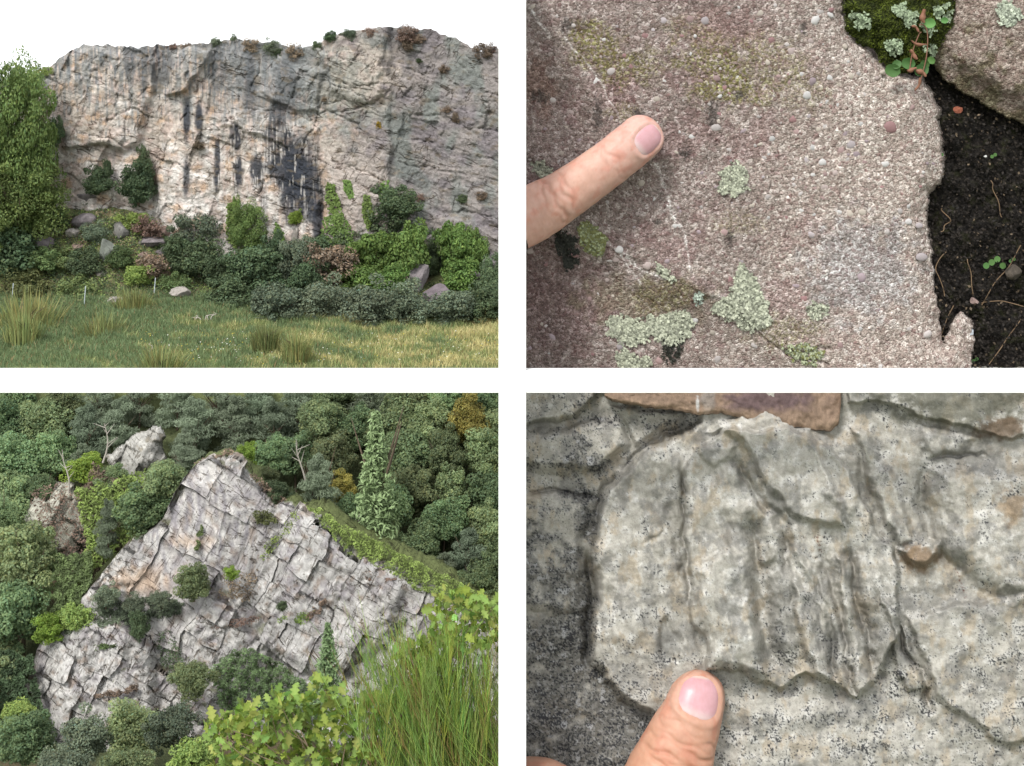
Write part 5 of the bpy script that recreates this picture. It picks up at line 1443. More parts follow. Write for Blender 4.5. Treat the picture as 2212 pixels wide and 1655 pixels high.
def stone(name, px, py, rx, ry, d, col, label, seed, group=None, depth=1.0):
    import bmesh
    bm = bmesh.new(); bmesh.ops.create_icosphere(bm, subdivisions=3, radius=1.0)
    vs = np.array([v.co[:] for v in bm.verts]); fs = np.array([[q.index for q in f.verts] for f in bm.faces]); bm.free()
    r = np.random.default_rng(seed)
    for k in range(11):                                   # plane cuts give an angular stone
        nrm = unit(1, r)[0]; off = r.uniform(0.5, 0.8)
        s = vs @ nrm - off
        vs = np.where(s[:, None] > 0, vs - s[:, None] * nrm, vs)
    vs = vs / np.abs(vs).max(0)
    vs = vs * (1 + 0.04 * np.sin(vs @ r.normal(0, 5, (3, 3))))
    s = d / FP
    c = np.tile(col, (len(vs), 1)) * (1 + 0.15 * r.normal(0, 1, (len(vs), 1)))
    o = mesh_obj(name, vs * np.array((rx * s, max(rx, ry) * s * depth, ry * s)), fs, M['stone'], None, c, smooth=False)
    o.location = Vector(P(px, py, d).tolist())
    tag(o, label, 'rock', group)
    return o

def cliff_at(x, y):
    return float(cliff_depth(np.array([[float(x)]]), np.array([[float(y)]]))[0][0, 0])

_TX = np.arange(-90, 1190, 10.0); _TD = np.linspace(50.5, 65.5, 160)
_TXX, _TDD = np.meshgrid(_TX, _TD)
_TROW = HY + (ZE - terrain_z((_TXX - 1106) * _TDD / FP, _TDD)) * FP / _TDD
def talus_d(x, y):
    """distance at which the ground shows at sheet position (x,y) in the upper left view"""
    k = np.clip(np.round((np.asarray(x, float) + 90) / 10).astype(int), 0, len(_TX) - 1)
    hit = _TROW[:, k] < np.asarray(y)
    q = np.where(hit.any(0), _TD[np.argmax(hit, 0)], 64.5)
    return float(q) if q.ndim == 0 else q

def build_cliff_growth():
    tree('willow_tree', 'willow', 38, 300, 112, 205, 62.8, 'tall light green willow at the left edge before the cliff', 'tree')
    tree('willow_tree', 'willow', 34, 432, 114, 112, 62.0, 'lower bushy willow in front of the tall one at the left edge', 'tree')
    for (x, y, rx, ry, kind, lab, dd) in [
        (298, 400, 44, 52, 'dark_shrub', 'dark green shrub against the pale cliff left of centre', 0), (310, 350, 18, 40, 'dark_shrub', 'thin upright dark shrub behind the dark shrub on the scree', .2),
        (212, 392, 34, 36, 'dark_shrub', 'dark brownish shrub on the scree beside the willow', 0), (232, 365, 12, 24, 'dark_shrub', 'thin dark shoot above the brownish shrub on the scree', .1),
        (122, 285, 18, 34, 'dark_shrub', 'small dark shrub on the cliff edge beside the willow crown', .6),
        (428, 500, 56, 50, 'grey_shrub', 'grey-green shrub before the white foot of the cliff', 0), (430, 560, 50, 40, 'dark_shrub', 'dark shrub below the grey-green shrub', -.3),
        (540, 505, 50, 66, 'willow', 'yellow-green bushy tree against the foot of the stained cliff', 0), (505, 480, 16, 42, 'ivy', 'bright leafy column on the left of the yellow-green tree', .2),
        (550, 585, 60, 46, 'dark_shrub', 'dark shrub under the yellow-green tree', -.4), (640, 470, 16, 16, 'lime', 'small yellow-green sapling below the black stain', .5),
        (640, 565, 40, 60, 'grey_shrub', 'grey-green shrub right of the dark cliff foot', -.2), (715, 580, 62, 48, 'heather', 'brownish gorse bush before the ivy', -.3),
        (700, 545, 46, 36, 'dark_shrub', 'dark shrub above the brownish gorse bush', 0), (835, 470, 58, 54, 'dark_shrub', 'dark green small tree overtopping the ivy', 0),
        (860, 440, 42, 30, 'dark_shrub', 'upper dark bush against the mauve cliff', .2),
        (800, 560, 56, 52, 'ivy', 'broad bright ivy mass below the dark small tree', -.3), (880, 560, 50, 62, 'ivy', 'ivy mass covering the boulder foot right of centre', -.2),
        (780, 600, 60, 30, 'ivy', 'low bright ivy spreading before the ivy masses', -.5), (985, 545, 44, 56, 'ivy', 'ivy mass on the right part of the cliff foot', 0), (1030, 550, 28, 44, 'ivy', 'rightmost ivy mass on the cliff foot', .1),
        (930, 505, 30, 34, 'dark_shrub', 'dark shrub between the two ivy masses', .2), (1035, 530, 26, 24, 'heather', 'brown shrub at the right end of the ivy', .0),
        (600, 640, 70, 34, 'grey_shrub', 'grey-green scrub at the meadow edge under the dark cliff foot', -.8), (700, 640, 62, 34, 'grey_shrub', 'grey-green scrub at the meadow edge under the gorse bush', -.9),
        (800, 650, 70, 38, 'grey_shrub', 'grey-green scrub at the meadow edge under the ivy', -1.0), (880, 655, 60, 34, 'grey_shrub', 'grey-green scrub at the meadow edge before the purple boulder', -1.0),
        (985, 655, 60, 36, 'grey_shrub', 'grey-green scrub at the meadow edge on the right', -1.0), (1060, 650, 46, 40, 'dark_shrub', 'dark scrub at the meadow edge by the right end', -.9),
        (500, 625, 50, 26, 'dark_shrub', 'low dark scrub right of the pale boulder', -.7), (330, 575, 40, 26, 'heather', 'brown scrub at the foot of the scree', -.3),
        (300, 590, 36, 22, 'bracken', 'olive scrub at the foot of the scree', -.4), (285, 640, 40, 26, 'rush', 'bluish scrub at the meadow edge left of the pale boulder', -.8),
        (205, 500, 30, 18, 'grey_shrub', 'grey-green bush in the middle of the scree', 0), (140, 545, 44, 16, 'scrub', 'green brambles low on the scree at the left', -.2), (60, 600, 60, 22, 'scrub', 'green brambles on the bank below the willow', -.5),
        (170, 600, 60, 18, 'scrub', 'green brambles at the foot of the scree beside the stakes', -.5), (60, 655, 70, 40, 'rush', 'rank weeds at the left edge of the meadow', -1.2),
        (380, 600, 40, 18, 'scrub', 'green brambles left of the pale boulder', -.5), (290, 470, 36, 16, 'bracken', 'green brambles beneath the dark shrub on the scree', 0), (320, 490, 34, 22, 'heather', 'brown brambles beside the white foot of the cliff', .0),
        (475, 590, 40, 30, 'dark_shrub', 'dark scrub under the pale boulder right of the grey-green shrub', -.5), (590, 555, 34, 44, 'dark_shrub', 'dark bush right of the yellow-green tree', -.2), (665, 605, 44, 36, 'dark_shrub', 'dark scrub left of the brownish gorse bush', -.5),
        (760, 520, 40, 34, 'dark_shrub', 'dark bush behind the broad ivy mass', .1), (840, 615, 44, 30, 'ivy', 'low ivy below the ivy-covered boulder', -.6), (930, 560, 24, 34, 'dark_shrub', 'dark gap-filling bush between the ivy masses', 0), (1000, 600, 50, 28, 'ivy', 'trailing ivy below the right ivy mass', -.3),
        (1065, 600, 30, 40, 'dark_shrub', 'dark bush at the far right end of the cliff foot', -.2), (380, 540, 34, 30, 'dark_shrub', 'dark bush beside the white cliff foot', -.1), (20, 535, 70, 44, 'dark_shrub', 'dark undergrowth beneath the willow', -.3), (95, 560, 44, 30, 'scrub', 'green undergrowth right of the willow foot', -.3),
        (260, 560, 34, 24, 'scrub', 'green brambles around the greenish block', -.2), (180, 560, 40, 20, 'dark_shrub', 'dark brambles in the lower scree', -.2), (120, 470, 26, 20, 'dark_shrub', 'dark bush between willow and scree top', 0),
        (640, 740, 44, 36, 'rush', 'dark green rush clump in the meadow at the centre', -3.5), (575, 720, 40, 32, 'rush', 'green rush clump in the meadow left of the darker clump', -3.0), (350, 765, 60, 36, 'rush', 'green weed clump near the bottom of the meadow', -4),
        (50, 700, 50, 40, 'rush', 'tall weed clump at the left of the meadow', -2), (220, 690, 60, 30, 'rush', 'low green weed clump in the left meadow', -2)]:
        if 430 < y < 665: rx, ry = rx * 1.2, ry * 1.25
        d = min(talus_d(x, min(y + ry * 0.8, 798)), 64.2) + min(dd, 0) * 0.3 if y > 300 else 63.6
        if y < 470: d = min(cliff_at(x, y) - 0.25 - rx * 0.008, 64.6)
        tree('shrub', kind, x, y, rx, ry, d, lab, 'shrub', trunk=y > 300)
    # rim tufts
    tufts = [(375, 90, 12, 5, 'heather'), (405, 92, 14, 5, 'heather'), (465, 80, 15, 9, 'grey_shrub'), (505, 76, 10, 10, 'grey_shrub'), (545, 82, 26, 7, 'heather'), (590, 92, 26, 9, 'grey_shrub'), (640, 98, 30, 10, 'heather'), (685, 96, 18, 9, 'dark_shrub'),
             (715, 72, 18, 10, 'dark_shrub'), (760, 66, 24, 9, 'grey_shrub'), (800, 58, 24, 5, 'heather'), (880, 62, 34, 10, 'heather'), (905, 85, 18, 12, 'heather'), (1045, 96, 30, 19, 'heather'), (1065, 112, 14, 8, 'heather'), (600, 115, 16, 12, 'dark_shrub'),
             (88, 128, 10, 7, 'gorse'), (105, 138, 20, 7, 'bracken'), (1010, 128, 9, 7, 'dark_shrub')]
    for k, (x, y, rx, ry, kind) in enumerate(sorted(tufts)):
        ri = float(np.interp(x, [p[0] for p in RIM_A], [p[1] for p in RIM_A])) + 2
        if y < ri + 14: y = ri + 1 - ry * 0.25
        d = cliff_at(x, max(y, 60)) + 0.1
        tree('rim_plant', kind, x, y, rx, ry, d, f'{dict(heather="brown heather", grey_shrub="grey-green", dark_shrub="dark green", gorse="yellow gorse", bracken="green")[kind]} tuft on the cliff rim, {k + 1}{"st" if k == 0 else "nd" if k == 1 else "rd" if k == 2 else "th"} along it from the left', 'tuft', 'tufts along the cliff rim', ground=P(x, y, d)[2] - ry * 0.03, trunk=False)
    for (x, y, rx, ry, kind, lab) in [(818, 272, 8, 11, 'gorse', 'small yellow gorse in the middle of the right cliff wall'), (965, 235, 14, 8, 'heather', 'brown heather tuft high on the right cliff wall'), (985, 255, 12, 16, 'heather', 'brown heather tuft hanging on the right cliff wall'),
                                      (960, 145, 16, 6, 'heather', 'brown heather ledge below the right cliff rim'), (700, 215, 8, 6, 'heather', 'small brown tuft at the left of the cliff prow'), (880, 100, 16, 14, 'heather', 'brown growth right of the cliff prow'),
                                      (430, 310, 16, 8, 'heather', 'dry brown tuft on the ledge under the twin black stains'), (905, 130, 8, 5, 'dark_shrub', 'tiny dark tuft right of the cliff prow'), (1040, 425, 18, 14, 'heather', 'brown tuft low on the right cliff wall'),
                                      (905, 425, 16, 8, 'heather', 'brown tuft above the ivy on the right'), (1000, 430, 14, 10, 'dark_shrub', 'dark tuft above the rightmost ivy')]:
        d = cliff_at(x, y) - 0.08
        tree('cliff_plant', kind, x, y, rx, ry, d, lab, 'tuft', ground=P(x, y, d)[2] - ry * 0.02, trunk=False)
    # hanging ivy on the rock
    for k, (poly, lab) in enumerate([([(705, 395), (722, 400), (735, 440), (742, 480), (730, 500), (715, 470), (703, 430)], 'hanging ivy strand left of the pair above the gorse bush'),
                                     ([(740, 388), (758, 392), (766, 420), (756, 432), (744, 410)], 'short hanging ivy strand high on the pale rock'),
                                     ([(785, 420), (800, 425), (808, 470), (795, 500), (782, 460)], 'hanging ivy strand between the short one and the dark small tree'),
                                     ([(820, 395), (838, 390), (845, 420), (838, 450), (822, 440)], 'hanging ivy strand above the dark small tree'),
                                     ([(700, 470), (740, 460), (765, 500), (760, 540), (700, 545), (690, 510)], 'ivy sheet at the foot of the pale rock'),
                                     ([(490, 440), (515, 436), (525, 480), (510, 540), (488, 520)], 'bright creeper on the white rock beside the yellow-green tree'),
                                     ([(595, 480), (612, 500), (618, 560), (600, 590), (590, 540)], 'thin creeper hanging right of the yellow-green tree')]):
        r = np.random.default_rng(60 + k); p = np.array(poly, float); n = 900
        x = r.uniform(p[:, 0].min(), p[:, 0].max(), n * 2); y = r.uniform(p[:, 1].min(), p[:, 1].max(), n * 2)
        m = (sdf(x + 5 * gnoise(x / 9, y / 9, k), y, poly) > 0) & (fbm(x / 9, y / 9, 2, k + 3) > -0.35)
        x, y = x[m][:n], y[m][:n]
        d = cliff_depth(x, y)[0] - r.uniform(0.05, 0.25, len(x))
        V, F = leaves(P(x, y, d), np.tile((0, -1, 0.4), (len(x), 1)), 0.055, 0.8, k, 0.4)
        b = np.repeat(r.uniform(0.6, 1.3, len(x)), 4)
        o = mesh_obj('ivy', V, F, M['ivy'], None, np.stack([b, b, b], -1), smooth=False)
        tag(o, lab, 'ivy')
    # boulders in the scree and below the cliff
    mauve, pale, grey, rust = (0.25, 0.22, 0.225), (0.46, 0.42, 0.38), (0.29, 0.28, 0.26), (0.36, 0.26, 0.22)
    for k, (x, y, rx, ry, col, lab) in enumerate([
        (395, 632, 30, 15, pale, 'flat pale boulder at the meadow edge left of centre'), (235, 545, 30, 32, (0.27, 0.29, 0.25), 'large greenish block standing in the scree'), (260, 500, 22, 24, grey, 'grey block leaning above the greenish block'),
        (195, 425, 32, 14, (0.36, 0.33, 0.33), 'flat grey slab high on the scree'), (225, 410, 12, 14, pale, 'small pale stone beside the brownish shrub'), (180, 475, 30, 22, mauve, 'mauve block in the upper scree'),
        (160, 505, 20, 18, pale, 'pale stone left of the mauve block'), (165, 535, 20, 14, rust, 'rusty stone below the pale stone on the scree'), (95, 530, 34, 24, mauve, 'dark mauve slab below the willow'),
        (30, 560, 46, 26, mauve, 'dark mauve ledge at the left edge below the willow'), (330, 525, 34, 16, mauve, 'mauve block near the white cliff foot'), (350, 545, 22, 16, mauve, 'lower mauve block near the white cliff foot'),
        (355, 500, 16, 14, rust, 'small reddish block near the white cliff foot'), (220, 590, 20, 9, pale, 'pale stone at the foot of the greenish block'), (250, 648, 24, 8, pale, 'heap of pale rubble at the meadow edge'),
        (480, 560, 26, 34, pale, 'pale boulder between the grey-green shrub and the yellow-green tree'), (470, 595, 20, 18, pale, 'lower pale boulder under the grey-green shrub'), (640, 520, 14, 50, pale, 'narrow pale buttress at the cliff foot'),
        (905, 600, 24, 42, mauve, 'tall mauve boulder between the ivy masses'), (945, 640, 44, 30, (0.20, 0.165, 0.18), 'purple boulder at the meadow edge on the right'), (870, 615, 20, 26, rust, 'reddish boulder under the ivy'),
        (1010, 610, 36, 26, mauve, 'mauve boulder below the rightmost ivy'), (1060, 590, 24, 40, mauve, 'mauve boulder at the right end of the cliff foot'), (740, 640, 18, 14, grey, 'grey stone at the meadow edge under the gorse bush'),
        (130, 600, 12, 6, pale, 'small pale stone on the bramble bank'), (95, 585, 14, 6, grey, 'small grey stone on the bramble bank'), (310, 555, 16, 12, rust, 'small reddish stone at the foot of the scree'), (120, 500, 16, 12, grey, 'grey stone beside the willow foot')]):
        stone('boulder', x, y, rx * 0.9, ry * 0.9, talus_d(x, y + ry * 0.8) + 0.22, tuple(np.array(col) * 0.8), lab, 500 + k)
    # fence stakes
    for k, (x, y0, y1) in enumerate([(26, 640, 612), (182, 652, 618), (333, 628, 600), (460, 612, 584), (578, 598, 572), (680, 590, 566)]):
        d = talus_d(x, y0 + 2) - 0.4
        V, F = tube(np.stack([np.linspace(0, 0.06, 4), np.zeros(4), np.linspace(-0.1, (y0 - y1) * d / FP, 4)], -1), np.full(4, 0.022), 6)
        o = mesh_obj('fence_stake', V, F, M['stake']); o.location = Vector(P(x, y0, d).tolist())
        tag(o, f'thin pale metal stake at the meadow edge, {ORD[k]} from the left', 'stake', 'stakes along the meadow edge')
    # dead branches lying in the meadow
    for k, (x, y, lab) in enumerate([(440, 697, 'dead pale forked branch lying in the meadow'), (345, 765, 'dry bent stalk leaning in the near meadow')]):
        r = np.random.default_rng(k); d = talus_d(x, y); s = np.linspace(0, 1, 8)
        parts = []
        for q in range(5 if k == 0 else 1):
            a = r.uniform(-1, 1); L = r.uniform(0.4, 0.8)
            parts.append(tube(np.stack([np.sin(a) * s * L + 0.08 * np.sin(s * 6 + q) + (q - 2) * 0.18, 0.1 * s, 0.12 + np.abs(np.cos(a)) * s * L * 0.45 + 0.05 * np.sin(s * 5)], -1), 0.022 * (1 - 0.7 * s), 5))
        V, F = joinm(parts)
        o = mesh_obj('dead_branch', V, F, M['pale_bark']); o.location = Vector(P(x, y, d).tolist())
        tag(o, lab, 'branch')

build_cliff_growth()
rg = [(0, 520), (130, 480), (180, 440), (350, 470), (380, 560), (470, 600), (600, 610), (700, 610), (1100, 610), (1100, 668), (700, 668), (400, 664), (0, 668)]
def _td(x, y):
    return talus_d(x, y)
ground_cover('bank_growth', rg, _td, 16000, 0.06, 'dark_shrub', 'dark brambles covering the bank between meadow and cliff', 'bramble', 51, 0.45, 0.25)
ground_cover('bank_growth', rg, _td, 9000, 0.05, 'bracken', 'lighter green growth between meadow and cliff', 'bramble', 52, 0.4, 0.3)
ground_cover('bank_growth', rg, _td, 6000, 0.05, 'heather', 'brown dead growth between meadow and cliff', 'bramble', 53, 0.3, 0.3)

# ------------------------------------------------------------------ lichens, moss and small plants on the close rocks
def lichen(poly, n, size, label, seed, surf, bright=1.0, tint=(1, 1, 1), olive=0.0):
    r = np.random.default_rng(seed); p = np.array(poly, float)
    x = r.uniform(p[:, 0].min() - 6, p[:, 0].max() + 6, n * 4); y = r.uniform(p[:, 1].min() - 6, p[:, 1].max() + 6, n * 4)
    k = (sdf(x + 9 * fbm(x / 14, y / 14, 3, seed), y + 9 * fbm(x / 14, y / 14, 3, seed + 2), poly) > 0) & (fbm(x / 8, y / 8, 3, seed + 4) > -0.08)
    x, y = x[k][:n], y[k][:n]
    d = surf(x, y) - r.uniform(0.005, 0.05, len(x))
    # each lobe is a small curled strip: three quads
    m = len(x); Ps = P(x, y, d)
    a = r.uniform(0, 6.28, m); A = np.stack([np.cos(a), -0.5 * r.random(m), np.sin(a)], -1); Bv = np.stack([-np.sin(a), 0 * a, np.cos(a)], -1)
    sz = (size * r.uniform(0.6, 1.4, m))[:, None]; curl = r.uniform(0.2, 0.9, m)[:, None] * np.array([0, -1, 0])
    V = np.stack([Ps - Bv * sz * .22, Ps + Bv * sz * .22, Ps + A * sz * .6 + Bv * sz * .34 + curl * sz * .25, Ps + A * sz * .6 - Bv * sz * .34 + curl * sz * .25, Ps + A * sz * 1.05 + Bv * sz * .45 + curl * sz * .0, Ps + A * sz * 1.05 - Bv * sz * .45 + curl * sz * .1], 1).reshape(-1, 3)
    i = np.arange(m)[:, None] * 6
    F = np.concatenate([i + np.array([[0, 1, 2, 3]]), i + np.array([[3, 2, 4, 5]])])
    b = r.uniform(0.3, 1.15, m) * bright
    c = b[:, None] * np.array(tint)[None]
    c = lerp3(c, np.array((0.42, 0.42, 0.2)) * bright, (r.random(m) < olive) * 1.0)
    o = mesh_obj('lichen', V, F, M['lichen'], None, np.repeat(c, 6, 0), smooth=False)
    tag(o, label, 'lichen')

def build_close_growth():
    sd = lambda x, y: slab_depth(x, y)[0]
    lichen([(1560, 370), (1590, 350), (1612, 372), (1610, 405), (1585, 425), (1555, 412)], 900, 0.055, 'round pale lichen tuft right of the finger tip', 1, sd)
    lichen([(1600, 570), (1625, 600), (1655, 660), (1662, 700), (1625, 715), (1570, 690), (1535, 670), (1575, 640)], 2600, 0.06, 'large pale triangular lichen tuft low on the conglomerate slab', 2, sd)
    lichen([(1390, 690), (1430, 680), (1480, 675), (1500, 695), (1480, 730), (1450, 745), (1410, 725)], 1700, 0.06, 'pale lichen tuft right of its neighbour at the bottom of the slab', 3, sd)
    lichen([(1310, 690), (1340, 685), (1400, 700), (1400, 735), (1370, 745), (1340, 740), (1320, 715)], 1300, 0.06, 'pale lichen tuft left of its neighbour at the bottom of the slab', 4, sd)
    lichen([(1335, 755), (1370, 770), (1405, 780), (1400, 796), (1360, 800), (1335, 785)], 900, 0.055, 'pale lichen tuft at the very bottom of the slab', 5, sd)
    lichen([(1255, 480), (1290, 490), (1308, 520), (1300, 550), (1270, 545), (1250, 510)], 1100, 0.05, 'olive lichen patch just below the finger', 6, sd, 0.8, (0.9, 0.95, 0.7), 0.6)
    lichen([(1420, 570), (1450, 590), (1462, 605), (1445, 605), (1420, 585)], 260, 0.05, 'small pale lichen along the worn edge of the slab', 7, sd)
    lichen([(1498, 635), (1515, 632), (1522, 645), (1508, 652), (1497, 645)], 160, 0.05, 'small bluish lichen dot on the slab', 8, sd, 1.0, (0.95, 1.05, 1.15))
    lichen([(1745, 660), (1785, 655), (1790, 680), (1765, 690), (1745, 680)], 220, 0.05, 'small lichen clump right of the large triangular tuft', 9, sd)
    lichen([(1690, 750), (1740, 740), (1780, 760), (1760, 790), (1715, 780)], 420, 0.05, 'lichen fringe along the crack at the bottom of the slab', 10, sd, 0.85, (0.95, 1, 0.85), 0.3)
    lichen([(1150, 350), (1185, 355), (1200, 385), (1170, 385), (1150, 370)], 300, 0.05, 'dark-edged lichen tuft above the finger at the left', 11, sd, 0.9)
    lichen([(2155, 15), (2185, 5), (2200, 30), (2190, 55), (2160, 45)], 600, 0.06, 'round bluish-white lichen tuft on the corner boulder', 12, lambda x, y: np.full(len(x), 32.74), 1.05, (0.98, 1.03, 1.06))
    lichen([(1205, 500), (1240, 510), (1250, 570), (1225, 580), (1205, 540)], 900, 0.05, 'black tufted lichen under the finger', 13, sd, 0.07)
    lichen([(1440, 725), (1480, 730), (1470, 770), (1440, 790), (1430, 760)], 260, 0.045, 'black tufted lichen below the bottom lichen pair', 14, sd, 0.07)
    qd = lambda x, y: quartz_depth(x, y)[0]
    # moss cushion
    poly = [(1822, -20), (2064, -20), (2060, 55), (2030, 95), (2005, 140), (1975, 150), (1940, 160), (1912, 140), (1890, 105), (1855, 95), (1828, 60)]
    PX, PY = np.meshgrid(np.arange(1800, 2080, 3.0), np.arange(-40, 180, 3.0))
    s = sdf(PX + 6 * fbm(PX / 20, PY / 20, 3, 401), PY + 6 * fbm(PX / 20, PY / 20, 3, 403), poly)
    def md(x, y):
        s = sdf(x + 6 * fbm(x / 20, y / 20, 3, 401), y + 6 * fbm(x / 20, y / 20, 3, 403), poly)
        return 33.05 - 0.42 * np.sqrt(np.clip(s / 70, 0, 1)) - 0.10 * fbm(x / 26, y / 26, 3, 405)
    D = md(PX, PY)
    V, F, _ = compact(P(PX, PY, D).reshape(-1, 3), grid_faces(*PX.shape, s > -3))
    root = empty('moss_cushion', P(1940, 160, 33.0)); o = np.array(root.location)
    mesh_obj('cushion', V - o, F, M['soil'], root, np.tile((0.03, 0.04, 0.008), (len(V), 1)))
    r = np.random.default_rng(8); n = 11000
    x = r.uniform(1805, 2070, n); y = r.uniform(-20, 175, n)
    k = sdf(x + 6 * fbm(x / 20, y / 20, 3, 401), y + 6 * fbm(x / 20, y / 20, 3, 403), poly) > -4
    x, y = x[k], y[k]
    V, F = leaves(P(x, y, md(x, y) - r.uniform(0, .05, len(x))), np.tile((0, -1, .4), (len(x), 1)), 0.035, 0.3, 8, 1.0)
    b = np.repeat(r.uniform(0.4, 1.7, len(x)) * (1 + 0.8 * fbm(x / 22, y / 22, 3, 7)), 4)
    mo = mesh_obj('moss_shoots', V - o, F, M['moss'], root, np.stack([b * 1.1, b, b * .8], -1), smooth=False); mo['kind'] = 'stuff'
    tag(root, 'dark green moss cushion above the conglomerate slab', 'moss')
    for k, (x, y, rr) in enumerate([(1860, 45, 22), (1965, 40, 20), (1935, 105, 20), (1945, 20, 14), (2040, 30, 20), (2005, 60, 14), (2010, 110, 12)]):
        lichen([(x - rr, y - rr * .6), (x + rr * .3, y - rr), (x + rr, y + rr * .4), (x, y + rr), (x - rr * .8, y + rr * .4)], 260, 0.045, f'pale lichen fleck on the moss cushion, {ORD[k]} of seven', 30 + k, lambda a, b: md(a, b) - 0.05, 0.9, (0.85, 1.0, 0.85))
    # wall pennywort with dry flower stalks
    root = empty('pennywort_plant', P(1965, 160, 32.6)); o = np.array(root.location)
    t = np.linspace(0, 6.283, 17)[:-1]
    for k, (x, y, a, tilt) in enumerate([(1928, 152, 17, .3), (1937, 140, 11, -.6), (1962, 137, 15, .2), (1990, 152, 16, -.3), (1998, 138, 10, .5), (2008, 50, 13, .1), (2040, 44, 8, .2), (2012, 130, 9, .9)]):
        sc = 32.5 / FP * a
        rim = np.stack([np.cos(t) * (1 + .05 * np.cos(5 * t)), -0.18 + 0.10 * np.cos(2 * t), np.sin(t) * 0.85], -1)
        V = np.concatenate([[[0, 0.08, 0]], rim * 0.55 * np.array((1, 0.3, 1)), rim]) * sc
        F = [(0, 1 + i, 1 + (i + 1) % 16) for i in range(16)] + [(1 + i, 17 + i, 17 + (i + 1) % 16, 1 + (i + 1) % 16) for i in range(16)]
        ob = mesh_obj('leaf', V, F, M['succulent'], root, np.tile((1, 1, 1), (len(V), 1)) * (1.0 if k < 5 else 1.7))
        ob.location = Vector((P(x, y, 32.45) - o).tolist()); ob.rotation_euler = (tilt * .5, tilt, 0)
    for k, pts in enumerate([[(1965, 150), (1972, 110), (1985, 75), (1990, 70)], [(1985, 185), (2000, 130), (2004, 80), (1998, 56), (1985, 54)], [(1990, 50), (1998, 40), (1998, 28)]]):
        pth = catmull(np.array([P(x, y, 32.38 + 0.02 * i) for i, (x, y) in enumerate(pts)]), 16) - o
        mesh_obj('stalk', *tube(pth, np.full(16, 0.014), 6), M['dry'], root, np.ones((96, 3)))
    for k, (x, y, rot) in enumerate([(1978, 62, .5), (1974, 118, .6), (1996, 35, 1.4), (1985, 93, .3), (1970, 150, .1), (1990, 158, .8), (1983, 182, 1.9)]):
        u = np.linspace(0, 1, 9); R = (0.036 + 0.012 * (k % 3)) * np.sin(np.pi * (0.12 + 0.8 * u)) ** 0.8 * (1 + 0.25 * np.sin(u * 9 + k))
        L_ = 0.22 + 0.05 * (k % 4)
        V, F = tube(np.stack([u * L_ - L_ / 2, 0.03 * np.sin(u * 3), 0.04 * np.sin(u * 4 + k)], -1), R, 8)
        ob = mesh_obj('seed_capsule', V, F, M['dry'], root, np.tile((1.2, 1.15, 1.1), (len(V), 1)))
        ob.location = Vector((P(x, y, 32.36) - o).tolist()); ob.rotation_euler = (0, rot, 0)
    tag(root, 'small round-leaved plant with reddish dry stalks below the moss', 'plant')
    # loose crumbs and litter on the soil
    r = np.random.default_rng(71); n = 9000
    x = r.uniform(1960, 2320, n); y = r.uniform(120, 840, n)
    d = 33.62 - (y - 200) * 0.0007 + 0.16 * fbm(x / 60, y / 60, 4, 231) - r.uniform(0, 0.16, n)
    V, F = leaves(P(x, y, d), np.tile((0, -1, .5), (n, 1)), 0.038, 0.7, 72, 0.9)
    b = r.uniform(0.3, 1.5, n)[:, None] * np.where(r.random((n, 1)) < 0.06, np.array([[0.16, 0.12, 0.08]]), np.array([[0.026, 0.021, 0.017]]))
    o_ = mesh_obj('soil_litter', V, F, M['grass'], None, np.repeat(b, 4, 0), smooth=False)
    tag(o_, 'dark crumbs and plant litter on the soil beside the slab', 'litter', kind='stuff')
    # roots, straws and seedlings on the soil
    r = np.random.default_rng(17)
    for k, (pts, lab) in enumerate([([(2040, 640), (2030, 600), (2020, 575), (2045, 545)], 'curled pale root low beside the slab edge'), ([(2090, 560), (2098, 600), (2105, 660)], 'thin pale root hanging in the middle of the soil'),
                                    ([(2205, 530), (2180, 575), (2150, 610), (2120, 660)], 'long pale root slanting down the right of the soil'), ([(2205, 690), (2170, 740), (2135, 790)], 'greenish stem slanting in the lower right corner of the soil'),
                                    ([(2035, 450), (2050, 480), (2030, 500)], 'short pale root beside the slab edge'), ([(2120, 655), (2160, 650), (2210, 662)], 'dark rootlet crossing the lower soil'), ([(2060, 660), (2045, 690), (2035, 720)], 'frayed root at the foot of the slab'),
                                    ([(2140, 60 + 330), (2150, 420), (2165, 470)], 'faint rootlet in the upper soil')]):
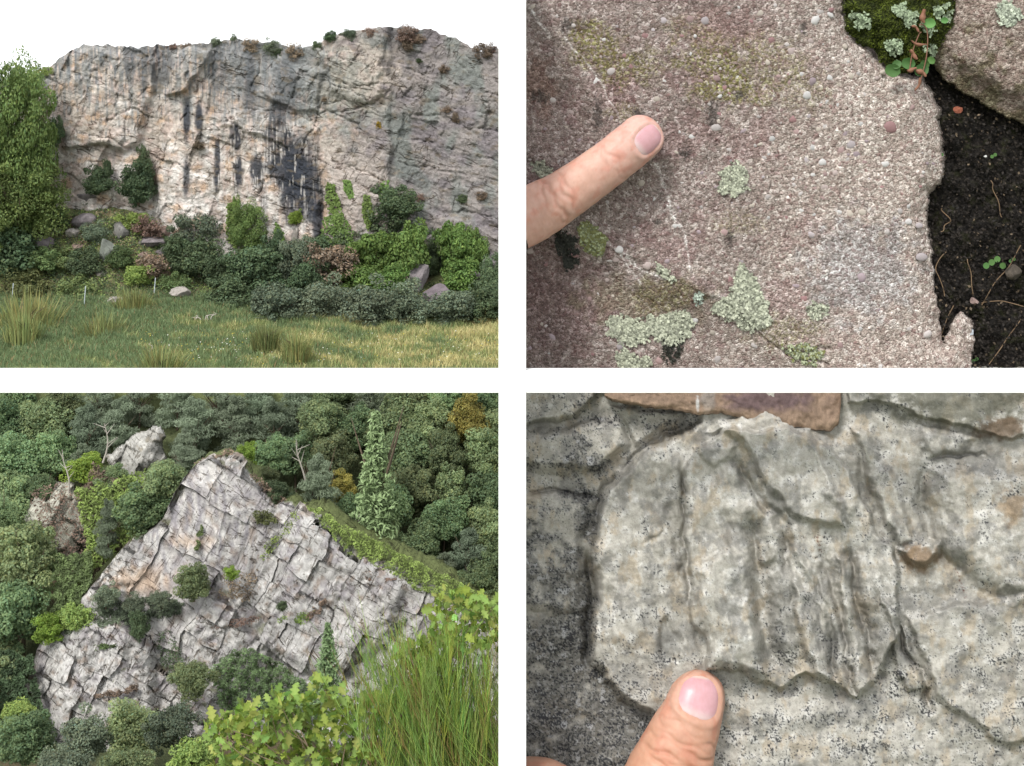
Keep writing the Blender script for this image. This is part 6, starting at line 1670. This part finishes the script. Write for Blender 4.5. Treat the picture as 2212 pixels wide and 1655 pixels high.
        pth = catmull(np.array([P(x, y, 33.30 - 0.0004 * (y - 400)) for x, y in pts]), 20); base = pth[0].copy()
        V, F = tube(pth - base + 0.02 * np.sin(np.linspace(0, 12, 20))[:, None] * r.normal(0, 1, 3), np.full(20, 0.012), 5)
        ob = mesh_obj('root', V, F, M['root']); ob.location = Vector(base.tolist()); tag(ob, lab, 'root')
    for k, (x, y, lab) in enumerate([(2145, 565, 'bright pair of seedling leaves in the middle of the soil'), (2035, 330, 'tiny seedling beside the slab edge'), (2190, 555, 'tiny seedling at the right edge of the soil'), (2110, 770, 'tiny seedling at the bottom of the soil'), (2150, 330, 'tiny seedling in the upper soil')]):
        root = empty('seedling', P(x, y + 8, 33.35)); a = 7 if k == 0 else 4
        for q in range(4 if k == 0 else 2):
            sc = 33.3 / FP * a; rim = np.stack([np.cos(t), -0.1 + 0 * t, np.sin(t)], -1)
            ob = mesh_obj('leaf', np.concatenate([[[0, 0, 0]], rim]) * sc, [(0, 1 + i, 1 + (i + 1) % 16) for i in range(16)], M['succulent'], root, np.ones((17, 3)) * 1.3)
            ob.location = (sc * (q - 1.5) * 1.7, -0.1, sc * ((q * 7) % 3))
        tag(root, lab, 'seedling')
    ob = stone('leaf_fragment', 2070, 236, 11, 9, 33.2, (0.30, 0.10, 0.06), 'red-brown leaf scrap lying on the dark soil', 900, depth=0.25)
    ob['category'] = 'leaf'
    # pebbles lying in the soil
    for k, (x, y, a, lab) in enumerate([(2095, 718, 10, 'bluish pebble at the foot of the slab'), (2185, 590, 22, 'dull brown pebble half buried at the right of the soil'), (2105, 650, 9, 'small pink pebble in the lower soil'), (2128, 338, 4, 'tiny white grain on the soil')]):
        stone('soil_pebble', x, y, a, a * .85, 33.3 - 0.0005 * (y - 300), [(0.4, 0.43, 0.46), (0.09, 0.075, 0.06), (0.35, 0.25, 0.23), (0.7, 0.7, 0.68)][k], lab, 910 + k)

M['root'] = plain_mat('root', (0.17, 0.115, 0.07), 0.9, 0.3, 20.0, 0.2)
build_close_growth()
